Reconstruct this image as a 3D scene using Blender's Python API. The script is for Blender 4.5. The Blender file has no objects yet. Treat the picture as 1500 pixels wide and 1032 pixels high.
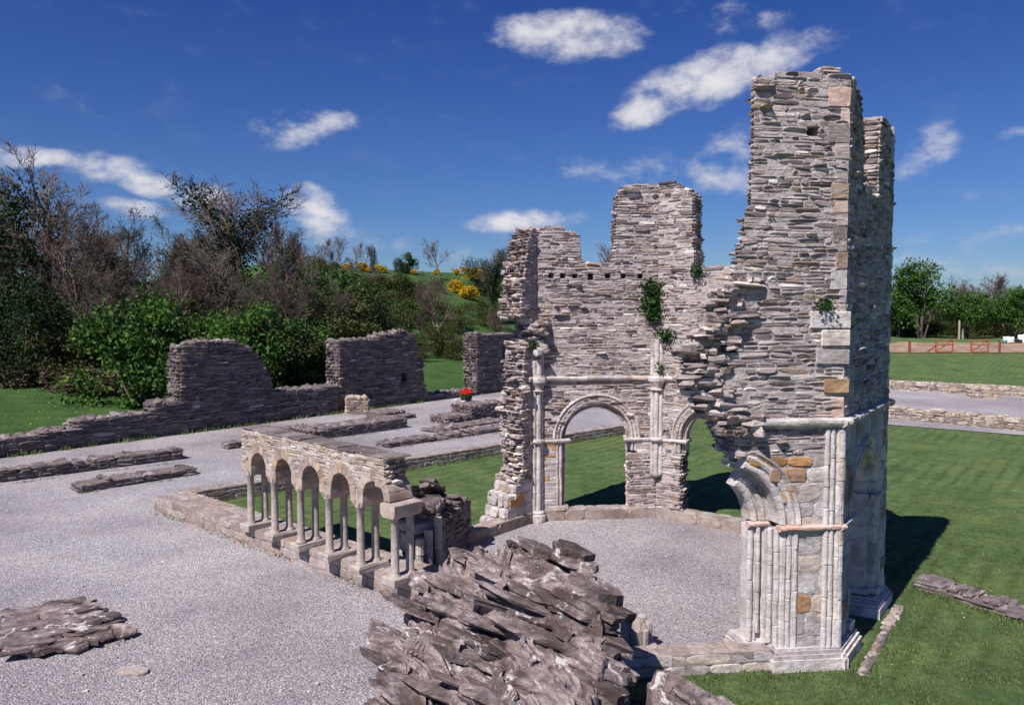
import bpy, math, random
from mathutils import Vector, Matrix, noise
random.seed(7)
R = random.Random(11)
sc = bpy.context.scene
COL = sc.collection
rad = math.radians
F, PIT, H = 1143.1, 0.0526, 6.0          # camera focal (for 1500 px), pitch, height

# ------------------------------------------------------------------ placing
def ray(px, py):
    u = (px-750)/F; v = (516-py)/F
    c, s = math.cos(PIT), math.sin(PIT)
    return Vector((u, c+v*s, -s+v*c))
def gp(px, py, z=0.0):
    d = ray(px, py); k = (z-H)/d.z
    return Vector((d.x*k, d.y*k, z))
def at(px, py, Y):
    d = ray(px, py); k = Y/d.y
    return Vector((d.x*k, Y, H+d.z*k))
def lerp(a, b, t): return a+(b-a)*t
def sm(x):
    x = max(0., min(1., x)); return x*x*(3-2*x)
def nz(*p): return noise.noise(Vector(p if len(p) == 3 else (p[0], p[1], 0.)))
def u(a, b): return R.uniform(a, b)

# ------------------------------------------------------------------ objects
def tag(o, label=None, cat=None, group=None, kind=None):
    for k, v in (('label', label), ('category', cat), ('group', group), ('kind', kind)):
        if v: o[k] = v
    return o
def empty(name, loc, label=None, cat=None, group=None):
    o = bpy.data.objects.new(name, None); COL.objects.link(o)
    o.empty_display_size = .3; o.location = loc
    return tag(o, label, cat, group)
class MB:
    def __init__(s): s.v = []; s.f = []; s.m = []
    def add(s, vs, fs, m=0):
        b = len(s.v); s.v.extend([tuple(p) for p in vs])
        for f in fs: s.f.append([b+i for i in f]); s.m.append(m)
    def build(s, name, mats, parent=None, smooth=False, origin=None):
        me = bpy.data.meshes.new(name)
        vs = s.v
        if origin is not None:
            ox, oy, oz = origin; vs = [(a-ox, b-oy, c-oz) for a, b, c in vs]
        me.from_pydata(vs, [], s.f)
        for m in (mats if isinstance(mats, (list, tuple)) else [mats]): me.materials.append(m)
        me.polygons.foreach_set('material_index', s.m)
        if smooth: me.polygons.foreach_set('use_smooth', [True]*len(s.f))
        me.update()
        o = bpy.data.objects.new(name, me); COL.objects.link(o)
        if origin is not None: o.location = origin
        if parent is not None:
            o.parent = parent
            o.matrix_parent_inverse = Matrix.Translation(-parent.location)
        return o
def copy_tree(o, parent=None):
    c = o.copy(); COL.objects.link(c)
    if parent is not None: c.parent = parent
    for ch in list(o.children): copy_tree(ch, c)
    return c

# ------------------------------------------------------------------ materials
def newmat(name):
    m = bpy.data.materials.new(name); m.use_nodes = True
    nt = m.node_tree; nt.nodes.clear()
    o = nt.nodes.new('ShaderNodeOutputMaterial'); b = nt.nodes.new('ShaderNodeBsdfPrincipled')
    nt.links.new(b.outputs[0], o.inputs[0])
    b.inputs['Roughness'].default_value = .9
    b.inputs['Specular IOR Level'].default_value = .25
    return m, nt, b
class G:
    """tiny node-graph helper"""
    def __init__(s, nt): s.nt = nt; s.co = None
    def n(s, t): return s.nt.nodes.new(t)
    def l(s, a, b): s.nt.links.new(a, b)
    def pos(s):
        if s.co is None: s.co = s.n('ShaderNodeNewGeometry').outputs['Position']
        return s.co
    def mapped(s, scale, rot=(0, 0, 0), obj=False):
        m = s.n('ShaderNodeMapping'); m.inputs['Scale'].default_value = scale; m.inputs['Rotation'].default_value = rot
        s.l(s.n('ShaderNodeTexCoord').outputs['Object'] if obj else s.pos(), m.inputs['Vector']); return m.outputs[0]
    def noise(s, scale, detail=4, rough=.6, vec=None, dist=0.):
        t = s.n('ShaderNodeTexNoise'); t.inputs['Scale'].default_value = scale
        t.inputs['Detail'].default_value = detail; t.inputs['Roughness'].default_value = rough
        t.inputs['Distortion'].default_value = dist
        s.l(vec if vec is not None else s.pos(), t.inputs['Vector']); return t.outputs['Fac']
    def voro(s, scale, vec=None, feature='F1'):
        t = s.n('ShaderNodeTexVoronoi'); t.feature = feature; t.inputs['Scale'].default_value = scale
        s.l(vec if vec is not None else s.pos(), t.inputs['Vector']); return t
    def ramp(s, fac, stops, interp='LINEAR'):
        r = s.n('ShaderNodeValToRGB'); cr = r.color_ramp; cr.interpolation = interp
        while len(cr.elements) < len(stops): cr.elements.new(.5)
        for e, (p, c) in zip(cr.elements, stops):
            e.position = p; e.color = (c[0], c[1], c[2], 1) if isinstance(c, (tuple, list)) else (c, c, c, 1)
        s.l(fac, r.inputs[0]); return r.outputs[0]
    def mix(s, fac, a, b, mode='MIX'):
        m = s.n('ShaderNodeMix'); m.data_type = 'RGBA'; m.blend_type = mode
        for inp, v in ((m.inputs[0], fac), (m.inputs[6], a), (m.inputs[7], b)):
            if isinstance(v, (int, float)): inp.default_value = v
            elif isinstance(v, (tuple, list)): inp.default_value = (v[0], v[1], v[2], 1)
            else: s.l(v, inp)
        return m.outputs[2]
    def math(s, op, a, b=0., c=0., clamp=False):
        m = s.n('ShaderNodeMath'); m.operation = op; m.use_clamp = clamp
        for inp, v in zip(m.inputs, (a, b, c)):
            if isinstance(v, (int, float)): inp.default_value = v
            else: s.l(v, inp)
        return m.outputs[0]
    def bump(s, h, strength, dist, b, prev=None):
        n = s.n('ShaderNodeBump'); n.inputs['Strength'].default_value = strength; n.inputs['Distance'].default_value = dist
        s.l(h, n.inputs['Height'])
        if prev is not None: s.l(prev, n.inputs['Normal'])
        if b is not None: s.l(n.outputs[0], b.inputs['Normal'])
        return n.outputs[0]
    def island(s): return s.n('ShaderNodeNewGeometry').outputs['Random Per Island']

def stone_mat(name, stops, lichen=.5, lich_col=(.62, .58, .57), stain=(.12, .09, .08), stain_amt=.5, bump=.6, streak=(3, 3, 14)):
    m, nt, b = newmat(name); g = G(nt)
    base = g.ramp(g.island(), stops)
    v = g.noise(1., 6, .65, g.mapped(streak))
    base = g.mix(1., base, g.ramp(v, [(.25, .62), (.5, 1.), (.75, 1.35)]), 'MULTIPLY')
    dk = g.ramp(g.noise(1.7, 5, .7), [(.48, 0.), (.68, 1.)])
    base = g.mix(g.math('MULTIPLY', dk, stain_amt), base, stain)
    li = g.ramp(g.noise(5.5, 5, .75, None, .6), [(.56, 0.), (.66, 1.)])
    base = g.mix(g.math('MULTIPLY', li, lichen), base, lich_col)
    nt.links.new(base, b.inputs['Base Color'])
    n1 = g.bump(v, bump, .05, None)
    g.bump(g.noise(34, 4, .7), bump*.7, .02, b, n1)
    return m
M = {}
M['rubble'] = stone_mat('rubble_stone', [(0., (0.116, 0.090, 0.091)), (.14, (0.231, 0.185, 0.181)), (.35, (0.378, 0.310, 0.301)), (.6, (0.514, 0.435, 0.415)), (.74, (0.326, 0.260, 0.253)), (.84, (0.389, 0.280, 0.210)), (.91, (0.168, 0.125, 0.115)), (.96, (0.630, 0.555, 0.525)), (1., (0.798, 0.740, 0.688))], .55)
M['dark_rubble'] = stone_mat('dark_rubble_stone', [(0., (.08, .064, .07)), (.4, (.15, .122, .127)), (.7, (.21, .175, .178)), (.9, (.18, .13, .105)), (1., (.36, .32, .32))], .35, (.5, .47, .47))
M['ashlar'] = stone_mat('dressed_stone', [(0., (.34, .30, .31)), (.35, (.48, .435, .44)), (.7, (.58, .53, .52)), (.86, (.50, .40, .32)), (1., (.68, .64, .62))], .45, (.74, .71, .69), (.25, .20, .175), .7, .8, (5, 5, 7))
M['shaft'] = stone_mat('dressed_shaft_stone', [(0., (.47, .43, .43)), (.5, (.53, .485, .48)), (1., (.57, .52, .50))], .4, (.72, .69, .67), (.27, .225, .2), .6, .6, (5, 5, 6))
M['brown'] = stone_mat('brown_sandstone', [(0., (.30, .17, .075)), (.35, (.46, .25, .09)), (.6, (.36, .2, .12)), (.8, (.33, .24, .19)), (1., (.42, .27, .15))], .25, (.5, .46, .42), (.1, .07, .05), .6, .6, (5, 5, 7))
M['pinkstone'] = stone_mat('pink_worn_stone', [(0., (.50, .30, .25)), (.5, (.55, .38, .33)), (1., (.60, .48, .44))], .3, (.66, .6, .57), (.3, .18, .14), .4, .6, (5, 5, 9))
M['arcade'] = stone_mat('arcade_stone', [(0., (.24, .175, .14)), (.35, (.36, .28, .235)), (.6, (.41, .335, .29)), (.8, (.30, .24, .21)), (.93, (.45, .33, .2)), (1., (.52, .47, .43))], .4, (.6, .56, .53), (.14, .10, .085), .5, .4, (5, 5, 6))
M['warmrubble'] = stone_mat('warm_rubble_stone', [(0., (.24, .18, .15)), (.3, (.36, .29, .24)), (.6, (.46, .39, .34)), (.85, (.42, .31, .2)), (1., (.58, .54, .5))], .4)
M['column'] = stone_mat('column_stone', [(0., (.30, .255, .235)), (.6, (.36, .31, .285)), (1., (.42, .37, .34))], .45, (.55, .51, .48), (.2, .15, .13), .45, .3, (6, 6, 6))
M['plinth'] = stone_mat('plinth_stone', [(0., (.23, .175, .16)), (.4, (.32, .26, .24)), (.75, (.38, .325, .31)), (1., (.28, .18, .135))], .35, (.55, .51, .5), (.13, .1, .09), .5, .5, (5, 5, 5))
M['slate'] = stone_mat('slate_coping', [(0., (.11, .09, .09)), (1., (.22, .185, .18))], .6, (.45, .41, .40), (.06, .05, .048), .6, .5, (3, 3, 3))
M['cap'] = stone_mat('mossy_capping_stone', [(0., (.20, .165, .13)), (.5, (.30, .26, .21)), (1., (.40, .36, .32))], .4, (.55, .53, .46), (.12, .11, .06), .6, .6, (4, 4, 4))

def simple(name, col, var=.25, scale=6., rough=.85, bump=.3):
    m, nt, b = newmat(name); g = G(nt)
    n = g.noise(scale, 5, .65)
    lo = tuple(x*(1-var) for x in col); hi = tuple(min(1, x*(1+var)) for x in col)
    nt.links.new(g.ramp(n, [(.3, lo), (.7, hi)]), b.inputs['Base Color'])
    b.inputs['Roughness'].default_value = rough
    g.bump(g.noise(scale*5, 4, .7), bump, .02, b)
    return m
def mortar_mat():
    m, nt, b = newmat('old_lime_mortar'); g = G(nt)
    c = g.ramp(g.noise(7, 5, .7), [(.3, (.27, .23, .235)), (.5, (.45, .40, .405)), (.72, (.60, .555, .55))])
    nt.links.new(c, b.inputs['Base Color'])
    n1 = g.bump(g.noise(9, 6, .7), 1., .06, None)
    g.bump(g.noise(40, 4, .7), .7, .02, b, n1)
    return m
M['mortar'] = mortar_mat()
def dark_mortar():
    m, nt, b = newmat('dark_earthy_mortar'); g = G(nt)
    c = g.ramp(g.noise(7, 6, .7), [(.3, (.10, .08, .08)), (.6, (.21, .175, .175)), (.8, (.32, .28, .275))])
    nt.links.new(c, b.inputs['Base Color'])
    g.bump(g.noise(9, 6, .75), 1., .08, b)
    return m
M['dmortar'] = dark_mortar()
M['bmortar'] = simple('brown_mortar', (.27, .225, .21), .45, 6., .95, .8)

def gravel_mat():
    m, nt, b = newmat('limestone_gravel'); g = G(nt)
    v = g.voro(33.); v2 = g.voro(71.)
    sep = g.n('ShaderNodeSeparateColor'); g.l(v.outputs['Color'], sep.inputs[0])
    sep2 = g.n('ShaderNodeSeparateColor'); g.l(v2.outputs['Color'], sep2.inputs[0])
    c = g.ramp(sep.outputs[0], [(0., (.12, .108, .12)), (.25, (.26, .24, .26)), (.65, (.43, .405, .425)), (.88, (.58, .55, .57)), (1., (.80, .78, .78))])
    d = g.ramp(sep2.outputs[0], [(0., (.16, .145, .16)), (.5, (.37, .345, .365)), (1., (.62, .59, .60))])
    c = g.mix(.45, c, d)
    gap = g.ramp(v.outputs['Distance'], [(.45, 1.), (.85, .62)])
    c = g.mix(1., c, gap, 'MULTIPLY')
    big = g.ramp(g.noise(.35, 5, .6), [(.3, (.74, .73, .77)), (.5, (.98, .97, .98)), (.7, (1.15, 1.14, 1.12))])
    c = g.mix(1., c, big, 'MULTIPLY')
    c = g.mix(1., c, g.ramp(g.noise(.13, 3, .5), [(.35, (.84, .81, .82)), (.6, (1.05, 1.05, 1.05))]), 'MULTIPLY')
    dirt = g.ramp(g.noise(.6, 7, .72, None, .5), [(.54, 0.), (.78, .6)])
    c = g.mix(dirt, c, (.27, .225, .21))
    nt.links.new(c, b.inputs['Base Color'])
    inv = g.math('SUBTRACT', 1., v.outputs['Distance'])
    n1 = g.bump(inv, .8, .03, None)
    n2 = g.bump(g.noise(3., 4, .6), .3, .06, None, n1)
    g.bump(v2.outputs['Distance'], .4, .012, b, n2)
    return m
M['gravel'] = gravel_mat()

def grass_mat(name, dark, mid, light, dry, stripes=None):
    m, nt, b = newmat(name); g = G(nt)
    fine = g.noise(38, 4, .75)
    c = g.ramp(fine, [(.28, dark), (.5, mid), (.72, light)])
    patch = g.ramp(g.noise(.55, 6, .65), [(.3, (.62, .70, .66)), (.52, (1., 1., 1.)), (.72, (1.4, 1.26, 1.08))])
    c = g.mix(1., c, patch, 'MULTIPLY')
    tuft = g.ramp(g.noise(4.5, 5, .7), [(.35, .72), (.65, 1.25)])
    c = g.mix(1., c, tuft, 'MULTIPLY')
    dr = g.ramp(g.noise(1.3, 6, .75, None, .5), [(.62, 0.), (.8, .7)])
    c = g.mix(dr, c, dry)
    if stripes:
        w = g.n('ShaderNodeTexWave'); w.wave_type = 'BANDS'; w.bands_direction = 'X'
        w.inputs['Scale'].default_value = .55; w.inputs['Distortion'].default_value = 1.2; w.inputs['Detail'].default_value = 2
        w.inputs['Detail Scale'].default_value = .6
        g.l(g.mapped((1, 1, 1), (0, 0, stripes)), w.inputs['Vector'])
        far = g.ramp(g.noise(.16, 3, .5), [(.38, 0.), (.6, 1.)])
        st = g.ramp(w.outputs['Fac'], [(.0, .76), (.3, .98), (1., 1.08)])
        c = g.mix(far, c, g.mix(1., c, st, 'MULTIPLY'))
    nt.links.new(c, b.inputs['Base Color'])
    b.inputs['Specular IOR Level'].default_value = .1
    n1 = g.bump(g.noise(4.5, 5, .7), .6, .09, None)
    g.bump(fine, .9, .035, b, n1)
    return m
M['lawn'] = grass_mat('mown_lawn', (.042, .068, .025), (.096, .145, .053), (.15, .20, .083), (.20, .18, .095), rad(38))
M['field'] = grass_mat('field_grass', (.022, .05, .014), (.05, .10, .029), (.082, .145, .045), (.11, .135, .055))
M['sand'] = simple('sandy_earth', (.27, .19, .14), .55, .5)
M['earth'] = simple('bare_earth', (.17, .13, .11), .4, 4.)
M['orange'] = simple('orange_timber', (.34, .10, .05), .3, 8)
M['red_timber'] = simple('red_brown_timber', (.22, .055, .035), .3, 8)
M['pale_timber'] = simple('weathered_pale_timber', (.36, .31, .24), .3, 8)
M['white'] = simple('white_paint', (.78, .76, .74), .1, 5)
M['teal'] = simple('blue_green_sheet', (.12, .3, .27), .2, 5)
M['plank'] = simple('brown_plank', (.3, .13, .06), .3, 9)
M['tub'] = simple('black_tub', (.03, .028, .03), .3, 9)
def leaf_mat(name, stops, trans=.25):
    m, nt, b = newmat(name); g = G(nt)
    c = g.ramp(g.island(), stops)
    c = g.mix(1., c, g.ramp(g.noise(.9, 4, .6), [(.3, .62), (.7, 1.35)]), 'MULTIPLY')
    nt.links.new(c, b.inputs['Base Color'])
    b.inputs['Roughness'].default_value = .7; b.inputs['Specular IOR Level'].default_value = .2
    t = g.n('ShaderNodeBsdfTranslucent'); g.l(c, t.inputs[0])
    ms = g.n('ShaderNodeMixShader'); ms.inputs[0].default_value = trans
    g.l(b.outputs[0], ms.inputs[1]); g.l(t.outputs[0], ms.inputs[2])
    out = [n for n in nt.nodes if n.type == 'OUTPUT_MATERIAL'][0]
    g.l(ms.outputs[0], out.inputs[0])
    return m
M['leaf_fresh'] = leaf_mat('fresh_spring_leaves', [(0., (.025, .07, .012)), (.5, (.052, .12, .02)), (1., (.105, .19, .036))])
M['leaf_mid'] = leaf_mat('mid_green_leaves', [(0., (.02, .05, .012)), (.5, (.045, .10, .022)), (1., (.085, .15, .035))])
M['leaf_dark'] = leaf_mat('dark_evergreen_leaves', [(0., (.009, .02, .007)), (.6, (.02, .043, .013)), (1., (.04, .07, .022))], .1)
M['leaf_olive'] = leaf_mat('olive_budding_leaves', [(0., (.03, .038, .012)), (.5, (.06, .068, .022)), (1., (.10, .11, .035))])
M['gorse'] = leaf_mat('gorse_flowers', [(0., (.05, .06, .012)), (.25, (.10, .10, .02)), (.4, (.55, .33, .01)), (1., (.85, .55, .02))], .15)
M['bramble'] = leaf_mat('brown_bramble', [(0., (.05, .033, .022)), (.6, (.11, .075, .05)), (1., (.10, .11, .04))], .1)
M['ivy'] = leaf_mat('ivy_leaves', [(0., (.012, .04, .008)), (.6, (.03, .085, .015)), (1., (.07, .15, .03))])
M['petal'] = leaf_mat('red_petals', [(0., (.5, .01, .01)), (1., (.8, .05, .03))], .1)
M['bark'] = simple('grey_brown_bark', (.13, .10, .085), .4, 3)
M['bark_pale'] = simple('pale_bark', (.34, .26, .21), .35, 3)
M['twig'] = simple('bare_twigs', (.135, .103, .092), .35, 1)
M['twig_red'] = simple('reddish_twigs', (.15, .105, .094), .35, 1)

def rock_mat():
    m, nt, b = newmat('crag_stone'); g = G(nt)
    v = g.noise(1., 8, .68, g.mapped((3., 3., 15.), (rad(-12), rad(-16), 0)))
    c = g.ramp(v, [(.25, (.08, .058, .058)), (.42, (.185, .138, .138)), (.55, (.31, .25, .247)), (.68, (.40, .34, .335)), (.8, (.22, .15, .13))])
    dk = g.ramp(g.noise(1.1, 7, .68, None, .4), [(.46, 0.), (.58, 1.)])
    c = g.mix(g.math('MULTIPLY', dk, .8), c, (.085, .058, .055))
    isl = g.ramp(g.island(), [(0., .55), (1., 1.35)])
    c = g.mix(1., c, isl, 'MULTIPLY')
    li = g.ramp(g.noise(2.6, 8, .7, None, .8), [(.575, 0.), (.625, 1.)])
    c = g.mix(g.math('MULTIPLY', li, .85), c, (.72, .68, .67))
    sp = g.ramp(g.voro(17.).outputs['Distance'], [(.10, 1.), (.16, 0.)])
    sp2 = g.math('MULTIPLY', sp, g.ramp(g.noise(2.3, 3, .6), [(.5, 0.), (.6, .8)]))
    c = g.mix(sp2, c, (.72, .69, .66))
    ye = g.ramp(g.noise(2.9, 5, .7, g.mapped((1.3, 1.3, 1.3))), [(.66, 0.), (.74, .5)])
    c = g.mix(ye, c, (.33, .26, .14))
    nt.links.new(c, b.inputs['Base Color'])
    n1 = g.bump(v, .9, .09, None)
    n2 = g.bump(g.noise(14, 6, .75), .7, .04, None, n1)
    g.bump(g.noise(60, 4, .7), .6, .012, b, n2)
    return m
M['crag'] = rock_mat()

# ------------------------------------------------------------------ masonry
SHAPE = [(-1, -.35), (-.82, -.9), (-.1, -1), (.72, -.92), (1, -.4), (1, .4), (.75, .92), (.05, 1), (-.78, .92), (-1, .4)]
def stone(mb, c, eu, ev, en, w, h, depth, prot, m=0, rough=1.):
    """one stone: outline in the (eu, ev) plane, standing out by prot along en"""
    n = len(SHAPE); a = w/2; b = h/2
    p1 = u(-.28, .28)*rough; p2 = u(-.28, .28)*rough       # ends sag or rise
    tl = u(.35, 1.); tr = u(.35, 1.)
    if rough < .6: tl = tr = 1
    ring0 = []; ring1 = []; ring2 = []
    tx = u(-.5, .5)*prot*rough; ty = u(-.2, .75)*prot*rough
    for i, (x, y) in enumerate(SHAPE):
        k = (tr if x > 0 else tl); kk = 1-(1-k)*abs(x)**2
        px = a*x*(1+u(-.05, .05)*rough); py = b*(y*kk*(1+u(-.10, .10)*rough)+(p2*x if x > 0 else -p1*x))
        q = c+eu*px+ev*py
        ring0.append(q-en*depth)
        ring1.append(q+en*prot*u(.15, .6))
        s = 1-min(.4, .018/a+.03); s2 = 1-min(.5, .014/b+.05)
        q2 = c+eu*(px*s)+ev*(py*s2)
        ring2.append(q2+en*(prot*u(.85, 1.15)+tx*x+ty*y))
    cc = c+ev*b*.1*u(-1, 1)+en*(prot*1.05)
    fs = []
    for i in range(n):
        j = (i+1) % n
        fs.append((i, j, n+j, n+i)); fs.append((n+i, n+j, 2*n+j, 2*n+i)); fs.append((2*n+i, 2*n+j, 3*n))
    mb.add(ring0+ring1+ring2+[cc], fs, m)
def prism(mb, poly, z0, z1, m=0, jit=0., cham=0.):
    """vertical block from a plan polygon (ccw), slightly jittered, chamfered top"""
    n = len(poly); cx = sum(p[0] for p in poly)/n; cy = sum(p[1] for p in poly)/n
    vs = []
    def rg(z, k):
        for p in poly:
            dx, dy = p[0]-cx, p[1]-cy; l = math.hypot(dx, dy) or 1
            f = max(.05, 1-k/l)
            vs.append((cx+dx*f+u(-jit, jit), cy+dy*f+u(-jit, jit), z+u(-jit, jit)))
    rg(z0, cham*.5); rg(z0+cham*.7, 0); rg(z1-cham, 0); rg(z1, cham)
    fs = [tuple(range(n-1, -1, -1)), tuple(3*n+i for i in range(n))]
    for k in range(3):
        for i in range(n):
            j = (i+1) % n; fs.append((k*n+i, k*n+j, (k+1)*n+j, (k+1)*n+i))
    mb.add(vs, fs, m)
def shard(mb, c, ux, uy, n, a, b, th):
    """angular broken slab: uneven polygon with split sides, flat faces"""
    m_ = R.randint(6, 9); an_ = sorted(u(0, 6.283) for k in range(m_)); rings = []
    base = [(a*math.cos(t)*u(.75, 1.1), b*math.sin(t)*u(.75, 1.1)) for t in an_]
    sh = [(u(-.1, .1)*a, u(-.12, .12)*b) for k in range(3)]
    for k, dz in enumerate((-th, -th*u(.4, .6), 0)):
        f = (.9, u(.96, 1.06), u(.88, 1.))[k]
        rings += [c+ux*(x*f*u(.97, 1.03)+sh[k][0])+uy*(y*f*u(.97, 1.03)+sh[k][1])+n*(dz+th*u(-.08, .08)) for x, y in base]
    fs = [tuple(range(m_-1, -1, -1)), tuple(2*m_+i for i in range(m_))]
    for k in range(2):
        for i in range(m_): j = (i+1) % m_; fs.append((k*m_+i, k*m_+j, (k+1)*m_+j, (k+1)*m_+i))
    mb.add(rings, fs)
class Wall:
    """slab in plan: front edge A->B (d=0), back edge A2->B2 (d=t)"""
    def __init__(s, A, B, A2, B2):
        s.A, s.B, s.A2, s.B2 = [Vector((p[0], p[1], 0)) for p in (A, B, A2, B2)]
        s.L = (s.B-s.A).length; s.t = ((s.A2+s.B2)/2-(s.A+s.B)/2).length
        s.eu = (s.B-s.A).normalized()
        n = Vector((-s.eu.y, s.eu.x, 0))
        if n.dot((s.A+s.B)-(s.A2+s.B2)) < 0: n = -n
        s.en = n; s.t = abs(((s.A2+s.B2)/2-(s.A+s.B)/2).dot(n))
    def P(s, q, d, z):
        k = q/s.L
        p = lerp(lerp(s.A, s.B, k), lerp(s.A2, s.B2, k), d/s.t)
        return Vector((p.x, p.y, z))
def straight(p0, p1, width, side=1):
    """Wall whose front is p0->p1 and whose body lies to the left (+1) or right (-1) of that line"""
    p0 = Vector((p0[0], p0[1], 0)); p1 = Vector((p1[0], p1[1], 0)); d = (p1-p0).normalized()
    n = Vector((-d.y, d.x, 0))*side*width
    return Wall(p0, p1, p0+n, p1+n)
UP = Vector((0, 0, 1))
RUB = dict(h=(.045, .125), l=(.12, .6), prot=(.001, .03), gap=.016, rough=1., m=0, odd=.0)
BIGRUB = dict(h=(.12, .22), l=(.25, .8), prot=(.006, .045), gap=.015, rough=1., m=0, odd=.0)
ASH = dict(h=(.24, .42), l=(.3, .62), prot=(.004, .014), gap=.009, rough=.25, m=2, odd=.12)
def masonry(mb, W, z0, z1, mask, style=RUB, back=None, ends=(True, True), top=True, holes=(), ragged=.07, seed=0, s0=0., s1=None, topm=None, wave=.05, zones=None):
    s1 = W.L if s1 is None else s1
    back = back or style
    z = z0; step = .035
    ns = max(2, int((s1-s0)/step))
    while z < z1-.02:
        st = style
        h = u(*st['h'])
        if z+h > z1 or z1-(z+h) < st['h'][0]*.6: h = z1-z
        zc = z+h/2
        # runs
        runs = []; cur = None
        for i in range(ns+1):
            q = s0+(s1-s0)*i/ns
            ok = mask(q, zc)
            if ok and cur is None: cur = q
            if (not ok or i == ns) and cur is not None:
                if q-cur > .08: runs.append((cur, q))
                cur = None
        for a, b in runs:
            hl = [(hs-hw/2, hs+hw/2) for hs, hz_, hw, hh in holes if abs(hz_-zc) < hh/2 and a < hs < b]
            pieces = []; x = a
            for p, q in sorted(hl):
                pieces.append((x, p)); x = q
            pieces.append((x, b))
            for p, q in hl:      # a hole is a pocket, not a window: close its back
                d0, d1 = W.t*.45, W.t-.03
                vs = [W.P(p-.05, d0, z-.01), W.P(q+.05, d0, z-.01), W.P(q+.05, d1, z-.01), W.P(p-.05, d1, z-.01), W.P(p-.05, d0, z+h+.01), W.P(q+.05, d0, z+h+.01), W.P(q+.05, d1, z+h+.01), W.P(p-.05, d1, z+h+.01)]
                mb.add(vs, [(0, 1, 2, 3), (4, 5, 6, 7), (0, 1, 5, 4), (1, 2, 6, 5), (2, 3, 7, 6), (3, 0, 4, 7)], 1)
            isA = a <= s0+.05; isB = b >= s1-.05
            for pi, (p, q) in enumerate(pieces):
                if q-p < .06: continue
                # mortar core, in short bits so that its face is not a plane
                x = p+(0 if (isA and pi == 0 and not ends[0]) else .03)
                xe = q-(0 if (isB and pi == len(pieces)-1 and not ends[1]) else .03)
                while x < xe-.01:
                    y = min(xe, x+u(.3, .6))
                    if xe-y < .12: y = xe
                    d0 = u(*style.get('core', (-.012, .012))); d1 = W.t-u(.0, .03)
                    vs = [W.P(x, d0, z-.004), W.P(y, d0+u(-.008, .008), z-.004), W.P(y, d1, z-.004), W.P(x, d1, z-.004),
                          W.P(x, d0+u(-.008, .008), z+h), W.P(y, d0, z+h), W.P(y, d1, z+h), W.P(x, d1, z+h)]
                    mb.add(vs, [(0, 1, 2, 3), (4, 5, 6, 7), (0, 1, 5, 4), (1, 2, 6, 5), (2, 3, 7, 6), (3, 0, 4, 7)], 1)
                    x = y
                for d, en, sty in ((0., W.en, style), (W.t, -W.en, back)):
                    eu0 = W.eu
                    x = p
                    while x < q-.02:
                        s_ = sty
                        if zones and d == 0.:
                            s_ = zones(x, zc) or sty
                        l = u(*s_['l'])
                        if s_['rough'] > .6 and R.random() < .25: l *= .45
                        if q-(x+l) < s_['l'][0]*.7: l = q-x
                        wv = wave*nz(x*.9+seed*7, z*.8)+.03*nz(x*.35+seed, z*.5+9)
                        if s_['rough'] < .6: wv = 0
                        mm = s_['m']
                        if s_['odd'] and R.random() < s_['odd']: mm = 3
                        c = W.P(x+l/2, d, zc+wv)
                        eu0 = (W.eu+UP*(R.gauss(0, .04)+.05*nz(x*1.4, z*1.4, seed))).normalized() if s_['rough'] > .6 else W.eu
                        pr = u(*s_['prot'])
                        if s_['rough'] > .6 and R.random() < .03: pr += u(.02, .06)
                        if s_['rough'] > .6 and R.random() < .03: x += l*.6; continue
                        if s_['rough'] > .6 and h > .1 and l > .2 and R.random() < .45:
                            k = u(.4, .6)
                            stone(mb, W.P(x+l/2, d, z+h*k/2+wv), eu0, UP, en, l-s_['gap'], h*k-s_['gap']*.7, .1, pr, mm, s_['rough'])
                            k2 = u(.3, .7)
                            if l > .35:
                                stone(mb, W.P(x+l*k2/2, d, z+h*(1+k)/2+wv), eu0, UP, en, l*k2-s_['gap'], h*(1-k)-s_['gap']*.7, .1, u(*s_['prot']), mm, s_['rough'])
                                stone(mb, W.P(x+l*(1+k2)/2, d, z+h*(1+k)/2+wv), eu0, UP, en, l*(1-k2)-s_['gap'], h*(1-k)-s_['gap']*.7, .1, u(*s_['prot']), mm, s_['rough'])
                            else:
                                stone(mb, W.P(x+l/2, d, z+h*(1+k)/2+wv), eu0, UP, en, l-s_['gap'], h*(1-k)-s_['gap']*.7, .1, u(*s_['prot']), mm, s_['rough'])
                        else:
                            stone(mb, c, eu0, UP, en, l-s_['gap'], h-s_['gap'], .1, pr, mm, s_['rough'])
                        x += l
            # broken or finished ends
            for q, sgn, isend, do in ((a, -1, isA, ends[0]), (b, 1, isB, ends[1])):
                if isend and not do: continue
                d = 0.02
                while d < W.t-.04:
                    l = min(u(.16, .42), W.t-.02-d)
                    if W.t-.02-(d+l) < .1: l = W.t-.02-d
                    c = W.P(q, d+l/2, zc)
                    tdir = (W.P(q, W.t, 0)-W.P(q, 0, 0)).normalized()
                    stone(mb, c, tdir, UP, W.eu*sgn, l-.015, h-.014, .18, u(.0, (ragged(zc) if callable(ragged) else ragged))+.01, style['m'], style['rough'])
                    d += l
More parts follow.
